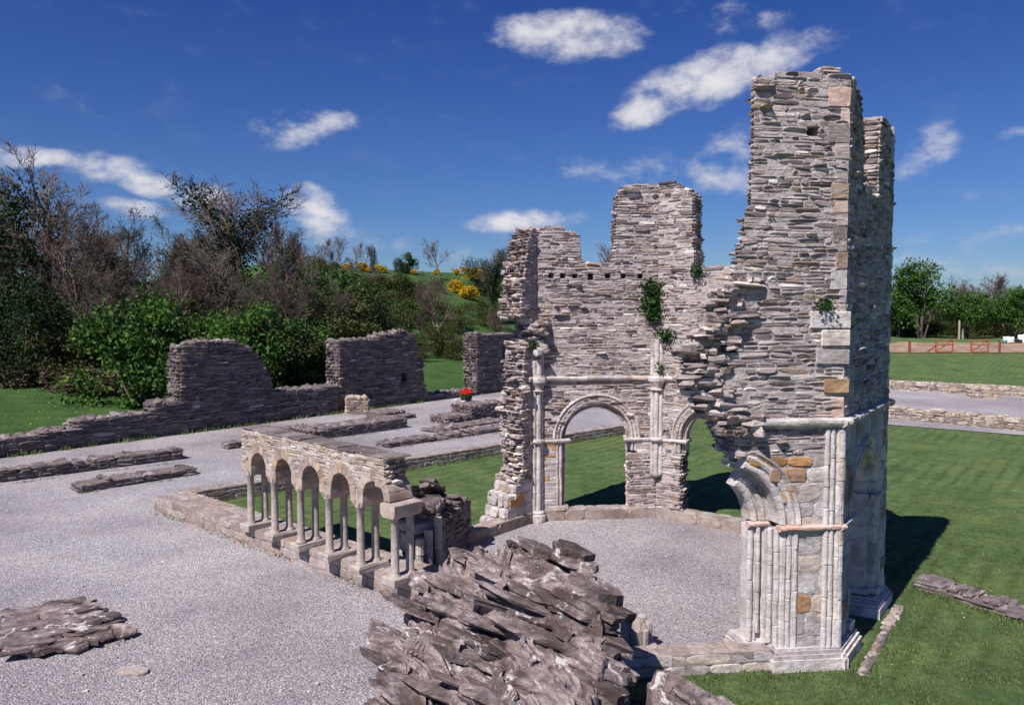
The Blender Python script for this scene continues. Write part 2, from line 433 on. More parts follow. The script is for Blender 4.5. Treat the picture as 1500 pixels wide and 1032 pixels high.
            # exposed tops
            if top:
                x = a
                while x < b-.03:
                    l = min(u(.2, .5), b-x)
                    if b-(x+l) < .1: l = b-x
                    if not mask(x+l/2, z+h+.06) or z+h > z1-.02:
                        d = -.01
                        while d < W.t-.02:
                            w_ = min(u(.18, .4), W.t+.01-d)
                            if W.t-(d+w_) < .1: w_ = W.t+.01-d
                            c = W.P(x+l/2, d+w_/2, z+h-.03)
                            stone(mb, c, W.eu, -W.en, UP, l-.012, w_-.012, .1, (u(.03, .035+.5*(ragged(zc) if callable(ragged) else ragged)) if style['rough'] > .6 else u(.03, .042)), (style['m'] if topm is None else topm), style['rough'])
                            d += w_
                    x += l
        z += h
def quoins(mb, c, d1, d2, z0, z1, mats, hh=(.16, .36), ll=(.18, .42), out=.03):
    c = Vector((c[0], c[1], 0)); d1 = Vector((d1.x, d1.y, 0)); d2 = Vector((d2.x, d2.y, 0))
    o = -(d1+d2).normalized()
    z = z0; k = 0
    while z < z1-.05:
        h = min(u(*hh), z1-z)
        a, b = (u(*ll), u(*ll)*.6) if k % 2 else (u(*ll)*.6, u(*ll))
        e = u(.3, 1.)*out
        poly = [c+o*e*1.05, c+d1*a+o*e*.95, c+d1*a-o*.2, c-o*.28, c+d2*b-o*.2, c+d2*b+o*e*.95]
        ar = sum(poly[i].x*poly[(i+1) % 6].y-poly[(i+1) % 6].x*poly[i].y for i in range(6))
        if ar < 0: poly.reverse()
        prism(mb, poly, z+.006, z+h-.006, R.choice(mats), .008, .012)
        z += h; k += 1
def sweep_arch(mb, W, sc_, zc, prof, a0, a1, nv, m=0, gap=.008):
    """voussoirs: profile points (r, d), swept from angle a0 to a1 (0 = towards +s)"""
    n = len(prof)
    for k in range(nv):
        t0 = lerp(a0, a1, k/nv)+gap/2*(1 if a1 > a0 else -1); t1 = lerp(a0, a1, (k+1)/nv)-gap/2*(1 if a1 > a0 else -1)
        off = u(-.006, .006); offr = u(-.006, .006)
        vs = []; S = 4
        for i in range(S+1):
            t = lerp(t0, t1, i/S)
            for r, d in prof:
                vs.append(W.P(sc_+(r+offr)*math.cos(t), d+off, zc+(r+offr)*math.sin(t)))
        fs = [tuple(range(n)), tuple(S*n+i for i in range(n))]
        for i in range(S):
            for j in range(n):
                j2 = (j+1) % n; fs.append((i*n+j, i*n+j2, (i+1)*n+j2, (i+1)*n+j))
        mb.add(vs, fs, m)
def sweep_jamb(mb, W, poly, z0, z1, m=0, hb=(.28, .5), jit=.011):
    """vertical stack of blocks with plan outline poly in (s, d)"""
    z = z0; n = len(poly)
    while z < z1-.01:
        h = u(*hb)
        if z1-(z+h) < hb[0]*.7: h = z1-z
        o1, o2 = u(-jit, jit), u(-jit, jit)
        vs = [W.P(s+o1, d+o2, zz) for zz in (z+.003, z+h-.003) for s, d in poly]
        fs = [tuple(range(n)), tuple(n+i for i in range(n))]+[(i, (i+1) % n, n+(i+1) % n, n+i) for i in range(n)]
        mb.add(vs, fs, m); z += h
def string(mb, W, s0, s1, z, h, proj, m=0, seg=(.5, .9), d0=0., flip=False):
    """moulded string course along a wall face"""
    prof = [(.06, 0), (-proj*.35, .0), (-proj*.9, h*.35), (-proj, h*.55), (-proj, h*.8), (-proj*.4, h), (.06, h)]
    s = s0
    while s < s1-.01:
        l = u(*seg)
        if s1-(s+l) < seg[0]*.5: l = s1-s
        o = u(-.008, .008); oz = u(-.006, .006); oz2 = oz+u(-.008, .008)
        n = len(prof); vs = []
        for q, zz in ((s+.004, oz), ((s+l/2), (oz+oz2)/2), (s+l-.004, oz2)):
            for d, y in prof: vs.append(W.P(q, d0+d+o+u(-.003, .003), z+y+zz))
        fs = [tuple(range(n)), tuple(2*n+i for i in range(n))]
        for k in range(2):
            fs += [(k*n+i, k*n+(i+1) % n, (k+1)*n+(i+1) % n, (k+1)*n+i) for i in range(n)]
        mb.add(vs, fs, m); s += l
def lathe(mb, c, prof, n=12, m=0, jit=0.):
    """prof: (r, z) bottom to top round a vertical axis at c"""
    vs = []
    for r, z in prof:
        for i in range(n):
            a = 2*math.pi*i/n; rr = r+u(-jit, jit)
            vs.append((c[0]+rr*math.cos(a), c[1]+rr*math.sin(a), z))
    fs = [tuple(range(n-1, -1, -1)), tuple((len(prof)-1)*n+i for i in range(n))]
    for k in range(len(prof)-1):
        for i in range(n):
            j = (i+1) % n; fs.append((k*n+i, k*n+j, (k+1)*n+j, (k+1)*n+i))
    mb.add(vs, fs, m)
def drums(mb, c, r, z0, z1, hb=(.4, .75), n=12, m=0):
    z = z0
    while z < z1-.01:
        h = u(*hb)
        if z1-(z+h) < hb[0]*.6: h = z1-z
        o = (c[0]+u(-.005, .005), c[1]+u(-.005, .005)); q_ = r*u(.95, 1.03)
        lathe(mb, o, [(q_-.012, z), (q_, z+.016), (q_*u(.95, 1.02), z+h*.5), (q_*u(.93, 1.), z+h-.016), (q_-.012, z+h)], n, m, .004); z += h

# ------------------------------------------------------------------ ground
LWa, LWb = gp(0, 670), gp(622, 588)
LWd = (LWb-LWa).normalized(); LWn = Vector((-LWd.y, LWd.x, 0))      # beyond the range wall
def hz(x, y):
    q = (x-LWa.x)*LWn.x+(y-LWa.y)*LWn.y
    z = -.13
    if q > .5:
        z = -.1+.3*sm((q-.5)/6)+.03*min(q, 22)+13.2*(.7+.3*sm((x/max(y, 1.)+.5)/.25))*sm((q-20)/55)
        z += .35*nz(x*.05, y*.05)*sm((q-5)/20)+1.2*nz(x*.02+3, y*.02)*sm((q-35)/40)
    r = sm((x-14)/14)
    z += r*(1.15*sm((y-58)/36)+1.0*sm((y-95)/14))
    return z
def ground_sheet():
    mb = MB()
    xs = [-600, -420, -300, -220, -170]+[-140+2.5*i for i in range(105)]+[125, 140, 170, 220, 300, 420, 600]
    ys = [-60, -30, -10]+[2.5*i for i in range(0, 85)]+[215, 230, 250, 290, 350, 450, 620, 900]
    for y in ys:
        for x in xs: mb.v.append((x, y, hz(x, y)))
    nx = len(xs)
    for j in range(len(ys)-1):
        for i in range(nx-1):
            a = j*nx+i
            mx, my = (xs[i]+xs[i+1])/2, (ys[j]+ys[j+1])/2
            q = (mx-LWa.x)*LWn.x+(my-LWa.y)*LWn.y
            mb.f.append((a, a+1, a+nx+1, a+nx)); mb.m.append(1 if q > 0 else 0)
    o = mb.build('ground', [M['lawn'], M['field']], smooth=True); tag(o, kind='structure')
ground_sheet()
def sheet(name, pts, z, mat, th=None):
    me = bpy.data.meshes.new(name)
    me.from_pydata([(p[0], p[1], z) for p in pts], [], [tuple(range(len(pts)))]); me.materials.append(mat)
    o = bpy.data.objects.new(name, me); COL.objects.link(o); return tag(o, kind='structure')
# octagon
OC = (2.9375, 18.0936); RT = .1152; RI = 4.2565; TH = .8713
NAMES = ['C1', 'C2', 'C3', 'C4', 'C5', 'C6', 'C7', 'C8']
def octa(a):
    r = a/math.cos(rad(22.5)); d = {}
    for i, n in enumerate(NAMES):
        an = rad(112.5-45*i)+RT; d[n] = Vector((OC[0]+r*math.cos(an), OC[1]+r*math.sin(an), 0))
    return d
I, O = octa(RI), octa(RI+TH)
O['C4'] = Vector((7.84, 16.22, 0)); I['C4'] = Vector((6.98, 16.45, 0))     # the surviving corner is out of true
# cloister walk gravel (left of the arcade, beyond the garth end wall)
AW0, AW1 = gp(226, 748), gp(560, 868)
d1 = (AW1-AW0).normalized(); d2 = Vector((-d1.y, d1.x, 0))
GE0 = gp(222, 738); GE1 = gp(832, 641)
gdir = (GE1-GE0).normalized()
cgar = GE0+gdir*27
wk = [Vector((-60, -8, 0)), Vector((1.8, 2, 0)), Vector((1.5, 12.7, 0)), AW1+d2*.15, AW0+d2*.15, GE0+gdir*.2, cgar, cgar+Vector((9, 16, 0)), LWa+LWd*62+LWn*(-.2), LWa-LWd*45-LWn*.2]
sheet('gravel_yard', wk, 0., M['gravel'])
mi = octa(RI+.25)
sheet('gravel_floor', [mi[n] for n in NAMES][::-1], .002, M['gravel'])
# right-hand gravel walks
def strip(name, p, q, r_, s_, z, mat): sheet(name, [p, q, r_, s_], z, mat)
def ext(a, b, t0, t1): return a+(b-a)*t0, a+(b-a)*t1
ra, rb = ext(gp(1310, 570, -.1), gp(1500, 579, -.1), -1.6, 2.)
rc, rd_ = ext(gp(1310, 603, -.1), gp(1500, 620, -.1), -1.6, 2.)
strip('gravel_path_far', rc, rd_, rb, ra, -.10, M['gravel'])
re_, rf = ext(gp(1310, 611, -.1), gp(1500, 628, -.1), -1.6, 2.)
rg_, rh = ext(gp(1310, 622, -.1), gp(1500, 637, -.1), -1.6, 2.)
strip('gravel_path_near', rg_, rh, rf, re_, -.098, M['gravel'])

# ------------------------------------------------------------------ lavabo
lav = empty('ruined_octagonal_pavilion', (OC[0], OC[1], 0), 'tall roofless octagonal stone ruin with open round arches and broken upper window spikes', 'ruin')
SPR, COR = 2.27, 4.05
MATS = [M['rubble'], M['mortar'], M['ashlar'], M['brown'], M['cap'], M['pinkstone'], M['shaft']]
ARC_R = 1.16
def arch_cut(L, q, z, r=ARC_R, sp=SPR):
    x = q-L/2
    if abs(x) > r: return False
    return z < sp or math.hypot(x, z-sp) < r
def prof_top(pts, q):
    if q <= pts[0][0]: return pts[0][1]
    for (a, za), (b, zb) in zip(pts, pts[1:]):
        if q <= b: return za+(zb-za)*((q-a)/(b-a) if b > a else 0)
    return pts[-1][1]
# --- wall B (back wall, seen from inside): front = interior
WB = Wall(I['C1'], I['C2'], O['C1'], O['C2'])
def jag(z, k, amp): return amp*nz(z*3.1, k)+amp*.7*nz(z*9., k+5)
topB = [(0, 8.1), (.25, 8.35), (.6, 8.38), (1.2, 8.2), (1.28, 7.35), (2.2, 7.35), (2.3, 9.25), (2.42, 9.5), (2.8, 9.6), (3.53, 9.62)]
def maskB(q, z):
    if arch_cut(WB.L, q, z, 1.13 if not (z < SPR-.35 and q > WB.L/2) else .9+.05*nz(z*4, 2.)): return False
    return z < prof_top(topB, q+jag(z, 1., .06))
hB = [(s, 7.0+nz(s, 3)*.06, .13, .16) for s in (.42, .75, 1.1, 1.55, 2.05, 2.5, 3.0)]
mb = MB()
ashz = dict(ASH); ashz['odd'] = .15
def zoneB(q, z):
    if q < .62 and .0 < z < SPR: return ashz
    if abs(q-WB.L/2) < 1.5 and SPR-.45 < z < SPR+.05: return ashz
masonry(mb, WB, 0., COR, maskB, RUB, BIGRUB, (False, False), True, (), .03, 1, zones=zoneB)
masonry(mb, WB, COR, 10., maskB, RUB, BIGRUB, (False, False), True, hB, .04, 2)
mb.build('back_wall', MATS, lav)
# --- wall C
WC = Wall(I['C2'], I['C3'], O['C2'], O['C3'])
topC = [(0, 9.62), (.5, 9.6), (.78, 9.45), (1.02, 9.3), (1.1, 7.25), (2.5, 7.2), (2.6, 7.4), (3.53, 7.6)]
def maskC(q, z):
    if arch_cut(WC.L, q, z, 1.13 if not (z < SPR-.35 and q < WC.L/2) else 1.0+.1*nz(z*4, 8.)): return False
    return z < prof_top(topC, q+jag(z, 4., .06))
mb = MB()
def zoneC(q, z):
    if abs(q-WC.L/2) < 1.5 and SPR-.4 < z < SPR+.05: return ashz
masonry(mb, WC, 0., COR, maskC, RUB, BIGRUB, (False, False), True, (), .05, 3, zones=zoneC)
masonry(mb, WC, COR, 10., maskC, RUB, BIGRUB, (False, False), True, [(2.2, 5.4, .16, .14)], .04, 4)
mb.build('side_wall', MATS, lav)
# --- wall A stub (front interior, q from C1 towards C8)
WA = Wall(I['C1'], I['C8'], O['C1'], O['C8'])
edgeA = [(.0, 1.5), (.42, 1.5), (.45, 1.3), (.8, 1.22), (1.1, .95), (1.5, .66), (2.4, .62), (3.2, .74), (3.8, .55), (4.4, .62), (5.0, .55), (5.3, .18), (5.75, .12), (5.85, .78), (6.3, .72), (7.2, .55), (8., .38), (8.4, .2), (8.5, .1)]
def maskA(q, z):
    e = prof_top(edgeA, z)+jag(z, 7., .06)
    return q < e and z < 8.32
mb = MB()
masonry(mb, WA, 0., 1.2, maskA, dict(ASH, prot=(.0, .03)), BIGRUB, (False, True), True, (), .08, 5)
masonry(mb, WA, 1.2, 8.35, maskA, dict(RUB, l=(.15, .45)), BIGRUB, (False, True), True, (), .12, 6)
mb.build('broken_wall_end', MATS, lav)
# --- wall M (far right, hidden from here by the tower)
WM = Wall(O['C3'], O['C4'], I['C3'], I['C4'])
def maskM(q, z):
    if arch_cut(WM.L, q, z, 1.13): return False
    return z < prof_top([(0, 7.6), (1., 7.3), (3., 7.4), (3.3, 8.4), (4.2, 9.7)], q+jag(z, 3., .06))
mb = MB()
masonry(mb, WM, -.2, COR, maskM, dict(ASH, h=(.3, .45)), BIGRUB, (False, False), True, (), .04, 7)
masonry(mb, WM, COR, 10.2, maskM, BIGRUB, BIGRUB, (False, False), True, (), .05, 8)
mb.build('far_side_wall', MATS, lav)
# --- wall D (right side of the tower, in shade): front exterior, q from C5 to C4
WD = Wall(O['C5'], O['C4'], I['C5'], I['C4'])
topD = [(0, 9.98), (.45, 9.93), (.8, 9.7), (1.08, 9.3), (1.16, 8.25), (2.3, 8.2), (2.36, 9.5), (2.5, 9.75), (3.1, 9.8), (3.65, 9.6)]
def maskD(q, z):
    if arch_cut(WD.L, q, z, 1.25): return False
    return z < prof_top(topD, q+jag(z, 6., .05))
mb = MB()
masonry(mb, WD, -.2, COR, maskD, dict(ASH, odd=.05), BIGRUB, (False, False), True, (), .03, 9)
masonry(mb, WD, COR, 10.3, maskD, RUB, BIGRUB, (False, False), True, [(1.3, 7.4, .2, .2)], .04, 10)
mb.build('tower_side_wall', MATS, lav)
# --- wall E (front of the tower): front exterior, q from C5 to C6
WE = Wall(O['C5'], O['C6'], I['C5'], I['C6'])
edgeE = [(3.6, 1.9), (3.95, 1.95), (4.15, 2.2), (4.45, 2.5), (4.9, 2.85), (5.5, 2.76), (5.9, 2.5), (6.4, 2.3), (6.65, 1.95), (7.4, 1.8), (7.9, 1.7), (8.35, 1.68), (10., 1.66)]
TIP = rad(69)
def maskE(q, z):
    r = 1.33; x = WE.L/2-q
    if z < SPR: return x > r-.06
    if z < 3.6:
        return x > 0 and math.hypot(x, z-SPR) > r-.05 and q < 1.85+.1*nz(z*5, 1.)
    if z < 10.: 
        return q < prof_top(edgeE, z)+jag(z, 9., .09 if z < 7.6 else .03) and z < prof_top([(0, 9.98), (.25, 10.03), (.7, 9.98), (1.2, 9.93), (1.7, 9.8)], q+jag(z, 2., .05))
    return q < 1.1 and z < prof_top([(0, 9.98), (.25, 10.03), (.7, 9.98), (1.2, 9.9)], q)
mb = MB()
def zoneE(q, z):
    if 2.75 < z < COR and .42 < q: return dict(h=(.2, .3), l=(.28, .6), prot=(.005, .03), gap=.02, rough=.42, m=3, odd=.0)
masonry(mb, WE, -.2, 3.55, maskE, dict(ASH, odd=.1), BIGRUB, (False, True), True, (), .02, 11, zones=zoneE)
masonry(mb, WE, 3.55, COR, maskE, RUB, BIGRUB, (False, True), True, (), .08, 12)
WE2 = Wall(O['C5'], O['C6'], I['C5'], lerp(I['C5'], I['C6'], .62))
masonry(mb, WE2, COR, 10.2, maskE, RUB, BIGRUB, (False, True), True, [(.62, 9.02, .17, .17), (2.06, 5.38, .26, .15)], lambda z: .16 if z < 7.6 else .03, 13)
# slabs sticking out of the torn edge
for k in range(170):
    zz = 4.0+2.6*R.random()**1.2; e = prof_top(edgeE, zz); q = e-abs(R.gauss(-.08, .26)); d = u(-.05, .5) if q > e-.12 else u(-.06, .06)
    if q < .9: continue
    n_ = Vector((u(-.14, .14), u(-.14, .14), 1)).normalized(); uy = n_.cross(WE.eu).normalized(); ux = uy.cross(n_)
    shard(mb, WE2.P(q, d, zz), ux, uy, n_, u(.12, .34), u(.12, .24), u(.05, .12))
mb.build('tower_front_wall', MATS, lav)
# --- quoins of the tower corners
mb = MB()
quoins(mb, O['C5'], WE.eu, WD.eu, COR+.15, 9.85, [0, 0, 0, 0, 2, 5], out=.035)
mb.build('quoin_stones', MATS, lav); mb = MB()
quoins(mb, O['C4'], -WD.eu, -WM.eu, -.1, 9.6, [0, 0, 2, 2], out=.03)
mb.build('quoin_stones', MATS, lav); mb = MB()
for zz, l, h in ((5.72, .62, .28), (5.42, .42, .27), (5.12, .5, .24), (4.62, .36, .24)):
    q = WE.P(0, 0, 0); 
    prism(mb, [WE.P(-.05, -.06, 0), WE.P(-.05, .2, 0), WE.P(l, .2, 0), WE.P(l, -.05, 0)], zz, zz+h, 3 if l < .4 else 2, .006, .012)
mb.build('quoin_stones', MATS, lav)
# --- arches: mouldings
HOOD = lambda r0, r1, d: [(r0, d+.3), (r0, d), (r0+.03, d-.03), (r1-.04, d-.055), (r1, d-.02), (r1, d+.15)]
def order(r0, r1, d, dep):
    w = r1-r0
    return [(r0, d+dep), (r0, d+.05), (r0+w*.12, d+.012), (r0+w*.28, d), (r0+w*.4, d+.02), (r0+w*.46, d+.05), (r0+w*.54, d+.05), (r0+w*.6, d+.01), (r0+w*.8, d-.012), (r1, d+.01), (r1, d+dep)]
def mirrored(poly, L, left): return [(L/2-(r if left else -r), d) for r, d in poly]
def full_arch(name, W, jl=True, jr=True, capl=True, capr=True):
    mb = MB()
    o1 = order(1.0, 1.2, -.012, .34); o2 = order(.86, 1.0, .14, .36)
    hd = HOOD(1.2, 1.3, .0)
    for pr, nv in ((o1, 13), (o2, 11), (hd, 12)):
        sweep_arch(mb, W, W.L/2, SPR+.08, pr, 0, math.pi, nv, R.choice((2, 2)))
    for left, on in ((True, jl), (False, jr)):
        zb = .3 if on else SPR-.42
        sweep_jamb(mb, W, mirrored(o1, W.L, left), zb+.12, SPR-.03, 2)
        sweep_jamb(mb, W, mirrored(o2, W.L, left), zb+.12, SPR-.03, 2)
        if on:
            b = [(r+(-.05 if r < 1.05 else .03), d-(.05 if d < .3 else 0)) for r, d in [(.86, .5), (.86, .12), (1., .12), (1., -.03), (1.2, -.03), (1.2, .5)]]
            sweep_jamb(mb, W, mirrored(b, W.L, left), zb, zb+.12, 2)
        # impost
        s0, s1 = (W.L/2-1.3, W.L/2-.8) if left else (W.L/2+.8, W.L/2+1.3)
        string(mb, W, s0, s1, SPR-.03, .11, .07, 2)
        p = [(.80, .55), (.80, .1), (1.02, .08), (1.02, .55)]
        sweep_jamb(mb, W, mirrored(p, W.L, left), SPR-.03, SPR+.08, 2, (.11, .11))
    return mb.build(name, MATS, lav)
full_arch('arch', WB, True, False)
full_arch('arch', WC, False, True)
full_arch('arch', WM)
full_arch('arch', WD)
# broken arch in the tower front
mb = MB()
e1 = order(1.06, 1.33, -.015, .32); e2 = order(.72, 1.0, .3, .34); ehd = HOOD(1.33, 1.42, .0)
sweep_arch(mb, WE, WE.L/2, SPR+.1, e1, math.pi, math.pi-TIP, 5, 2)
sweep_arch(mb, WE, WE.L/2, SPR+.1, e2, math.pi, math.pi-rad(58), 4, 2)
sweep_arch(mb, WE, WE.L/2, SPR+.1, ehd, math.pi, math.pi-rad(64), 5, 2)
sweep_arch(mb, WE, WE.L/2, SPR+.1, [(1., .3), (1.08, .3), (1.08, .62), (1., .62)], math.pi, math.pi-rad(75), 4, 2)
mb.build('broken_arch', MATS, lav)
mb = MB()
def roll(s, d, r, z0, z1, mm=6):
    c = WE.P(s, d, 0); drums(mb, (c.x, c.y), r, z0, z1, (.3, .6), 12, mm)
for poly in (mirrored(e1, WE.L, True), mirrored(e2, WE.L, True)): sweep_jamb(mb, WE, poly, .22, SPR, 6, (.35, .6), .006)
sweep_jamb(mb, WE, [(1.0, .25), (1.0, .8), (1.18, .8), (1.18, .25)], .22, SPR, 6)
roll(1.09, .06, .055, .22, SPR); roll(1.12, .2, .05, .25, SPR); roll(1.42, .32, .055, .25, SPR); roll(1.3, .27, .04, .4, SPR)

mb.build('jamb_shafts', MATS, lav)
c_ = O['C5']
for s in (.06, .17, .27):
    mb = MB(); roll(s, -.01, .05, .2, COR-.04); mb.build('pier_shaft', MATS, lav)
for s in (.8, .92):
    mb = MB(); roll(s, -.005, .045, .2, SPR); mb.build('jamb_shaft', MATS, lav)
mb = MB(); drums(mb, (c_.x-.01, c_.y+.0), .075, .2, COR-.05, (.3, .6), 12, 2); mb.build('corner_shaft', MATS, lav)
# base mouldings of the pier
mb = MB(); mb2 = MB()
def outl(s0, s1, dd0, dd1): return [(s0, dd0), (s1, dd0), (s1, dd1), (s0, dd1)]
for z0, z1, e in ((-.2, .07, .17), (.07, .14, .13), (.14, .2, .09), (.2, .24, .05)):
    for a, b, d in ((-.0, 1.08, 0), (1.08, 1.46, .3)):
        sweep_jamb(mb, WE, outl(a-e if a > .5 else a-e*.3, b+e, d-e, .85), z0, z1, 2, (z1-z0, z1-z0), .0)
    poly = [WD.P(-e*.4, -e, 0), WD.P(.95+e, -e, 0), WD.P(.95+e, .3, 0), WD.P(-e*.2, .3, 0)]
    prism(mb, poly, z0, z1-.002, 2, 0, .004)
    prism(mb2, [WD.P(2.75-e, -e, 0), WD.P(WD.L+e*.4, -e, 0), WD.P(WD.L-.05, .4, 0), WD.P(2.75-e, .4, 0)], z0, z1-.002, 2, 0, .004)
mb.build('pier_base', MATS, lav); mb2.build('pier_base', MATS, lav)
# springing string (pink, weathered) and cornice of the tower
def strings(name, *items):
    mb = MB()
    for it in items: string(mb, *it)
    mb.build(name, MATS, lav)
strings('impost_string', (WE, -.06, .72, SPR-.02, .11, .09, 5, (.3, .5)), (WE, .72, 1.12, SPR-.02, .11, .10, 5, (.2, .3)))
strings('impost_string', (WE, 1.1, 1.5, SPR-.02, .11, .08, 5, (.2, .3), .3))
strings('impost_string', (WD, -.04, .55, SPR-.02, .10, .08, 2)); strings('impost_string', (WD, 2.9, 3.5, SPR-.02, .1, .07, 2))
strings('cornice', (WE, -.08, 1.75, COR-.02, .17, .13, 2, (.5, .9))); strings('cornice', (WD, -.08, WD.L+.05, COR-.02, .15, .13, 2, (.5, .9)))
strings('cornice', (WM, -.05, WM.L+.05, COR-.02, .15, .13, 2)); strings('cornice', (WB, .1, 3.5, COR-.05, .15, .11, 2))
strings('cornice', (WC, .05, 1.6, COR-.05, .15, .11, 2, (.35, .6))); strings('cornice', (WA, .08, .4, COR-.05, .15, .1, 2))
strings('impost_string', (WB, .15, WB.L/2-1.28, SPR-.03, .1, .06, 2, (.3, .6))); strings('impost_string', (WB, WB.L/2+1.28, WB.L-.1, SPR-.03, .1, .06, 2, (.3, .6)))
strings('impost_string', (WC, .1, WC.L/2-1.28, SPR-.03, .1, .06, 2, (.3, .6))); strings('impost_string', (WA, .05, .3, SPR-.03, .1, .06, 2))
# angle shafts at the back corners
def angle_shaft(C, bis, z0, ztop, base):
    mb = MB(); c = I[C]+bis*.07; t = Vector((-bis.y, bis.x, 0))
    trip = [c+t*.115+bis*-.01, c+bis*.05, c-t*.115+bis*-.01]
    if base:
        lathe(mb, c, [(.23, 0), (.24, .05), (.24, .2), (.2, .24), (.21, .28), (.16, .33)], 12, 2, .004)
    else:
        lathe(mb, c, [(.05, z0-.1), (.14, z0-.05), (.17, z0)], 10, 2, .006)
    for k, p in enumerate(trip):
        drums(mb, (p.x, p.y), .072, .33 if base else z0, COR-.32, (.45, .8), 12, 6)
        p2 = p+t*u(-.01, .01)
        drums(mb, (p2.x, p2.y), .085, COR+.12, ztop+u(-.12, .12), (.45, .8), 12, 2)
    lathe(mb, c+bis*.02, [(.2, COR+.1), (.2, COR+.14)], 10, 2)
    lathe(mb, c, [(.17, SPR-.02), (.2, SPR+.02), (.2, SPR+.06), (.17, SPR+.1)], 12, 2)
    lathe(mb, c, [(.15, COR-.34), (.19, COR-.3), (.16, COR-.26), (.17, COR-.2), (.24, COR-.08), (.25, COR-.04)], 12, 2, .008)
    lathe(mb, c, [(.27, COR-.05), (.28, COR+.04), (.25, COR+.1)], 8, 2, .006)
    return mb.build('angle_shaft', MATS, lav)
cen = Vector((OC[0], OC[1], 0))
angle_shaft('C1', (cen-I['C1']).normalized(), 0, 4.72, True)
angle_shaft('C2', (cen-I['C2']).normalized(), 1.3, 5.3, False)
# rubble lump over the C1 shaft
mb = MB()
for k in range(26):
    c = I['C1']+Vector((u(-.3, .22), u(-.35, .1), u(4.75, 5.75)))
    stone(mb, c, Vector((1, u(-.6, .6), 0)).normalized(), Vector((0, u(-.2, .2), 1)).normalized(), Vector((u(-.5, .3), -1, u(-.2, .2))).normalized(), u(.2, .42), u(.1, .22), .25, u(.03, .12), R.choice((0, 0, 2)), 1.)
mb.build('rubble_lump', MATS, lav); mb = MB()
for k in range(130):
    zz = u(.9, 8.2); e = prof_top(edgeA, zz)
    n_ = Vector((u(-.15, .15), u(-.15, .15), 1)).normalized(); uy = n_.cross(WA.eu).normalized(); ux = uy.cross(n_)
    shard(mb, WA.P(e+u(-.1, .08), u(.05, .85), zz), ux, uy, n_, u(.1, .24), u(.1, .22), u(.05, .13))
mb.build('torn_core_stones', MATS, lav)
# low plinth all round
PL = dict(h=(.2, .2), l=(.35, .75), prot=(.004, .02), gap=.01, rough=.28, m=0, odd=0.)
def yes(q, z): return True
PMATS = [M['plinth'], M['bmortar'], M['ashlar'], M['brown']]
for a, b, inn in (('C8', 'C1', True), ('C1', 'C2', True), ('C2', 'C3', True), ('C3', 'C4', False), ('C4', 'C5', False), ('C5', 'C6', False)):
    mb = MB(); i2 = octa(RI-.06); j2 = octa(RI+.42)
    o2_ = octa(RI+TH+.05)
    k2_ = octa(RI+.48)
    W = Wall(i2[a], i2[b], j2[a], j2[b]) if inn else Wall(o2_[a], o2_[b], k2_[a], k2_[b])
    if inn:
        masonry(mb, W, -.02, .3, yes, dict(PL, h=(.32, .32)), PL, (False, False), True, (), .03, 20)
    elif a == 'C5':
        masonry(mb, W, -.15, .22, yes, dict(ASH, h=(.18, .2), m=2, odd=0, l=(.5, .9)), PL, (False, False), True, (), .03, 21, s0=1.2, s1=W.L, topm=0)
    if mb.v: mb.build('plinth', PMATS, lav)

# fallen fluted base near the front corner
fb = empty('broken_column_base', gp(932, 950), 'stub of a fluted clustered column base on the gravel behind the boulder', 'column base')
mb = MB(); c = gp(932, 950)
for k in range(7):
    a = k*2*math.pi/7; p = c+Vector((.2*math.cos(a), .16*math.sin(a), 0)); drums(mb, p, .09, 0, .5+u(-.1, .08), (.6, .7), 8, 0)
lathe(mb, c, [(.22, .0), (.22, .4), (.15, .54), (.05, .57)], 9, 0, .02)
lathe(mb, c, [(.36, 0), (.37, .09), (.3, .14)], 10, 0, .02)
mb.build('fluted_drum', [M['column']], fb)

# ------------------------------------------------------------------ pier stump by the arcade
ps = empty('pier_stump', gp(640, 815), 'squat broken stone pier with a ragged rubble top between the arcade and the octagonal ruin', 'pier')
mb = MB()
sA, sB = gp(603, 838), gp(690, 806)
Wp = straight(gp(640, 838), gp(690, 800), .95, 1)
masonry(mb, Wp, 0, 1.62, lambda q, z: z < 1.6-.5*abs(nz(q*2.3, 4))-.25*sm((q-.5)/.5), dict(BIGRUB, h=(.12, .3), l=(.2, .6), rough=.8), BIGRUB, (True, True), True, (), .09, 31)
Wp2 = straight(gp(604, 842), gp(652, 832), 1.0, 1)
masonry(mb, Wp2, 0, 1.15, yes, dict(ASH, m=2, h=(.3, .5)), BIGRUB, (True, True), True, (), .05, 32)
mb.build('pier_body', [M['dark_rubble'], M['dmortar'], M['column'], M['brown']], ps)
mb = MB()
for k in range(46):
    c = gp(606, 838)*.5+gp(655, 822)*.5+Vector((u(-.5, .5), u(0, 1.2), 0)); c.z = 1.15+u(0, .7)*(1-abs(c.x+2.1)/1.3)
    stone(mb, c, Vector((1, u(-.5, .5), u(-.2, .2))).normalized(), Vector((u(-.2, .2), .4, .9)).normalized(), Vector((u(-.3, .3), -.9, .4)).normalized(), u(.25, .5), u(.07, .16), .4, u(.05, .15), 0, 1.)
mb.build('rubble_top', [M['dark_rubble'], M['dmortar']], ps)
for px, py, h in ((628, 842, 1.05), (642, 838, 1.3), (615, 846, .9)):
    mb = MB(); p = gp(px, py); drums(mb, (p.x, p.y), .1, 0, h, (.5, .6), 10, 0); mb.build('pier_shaft', [M['column']], ps)

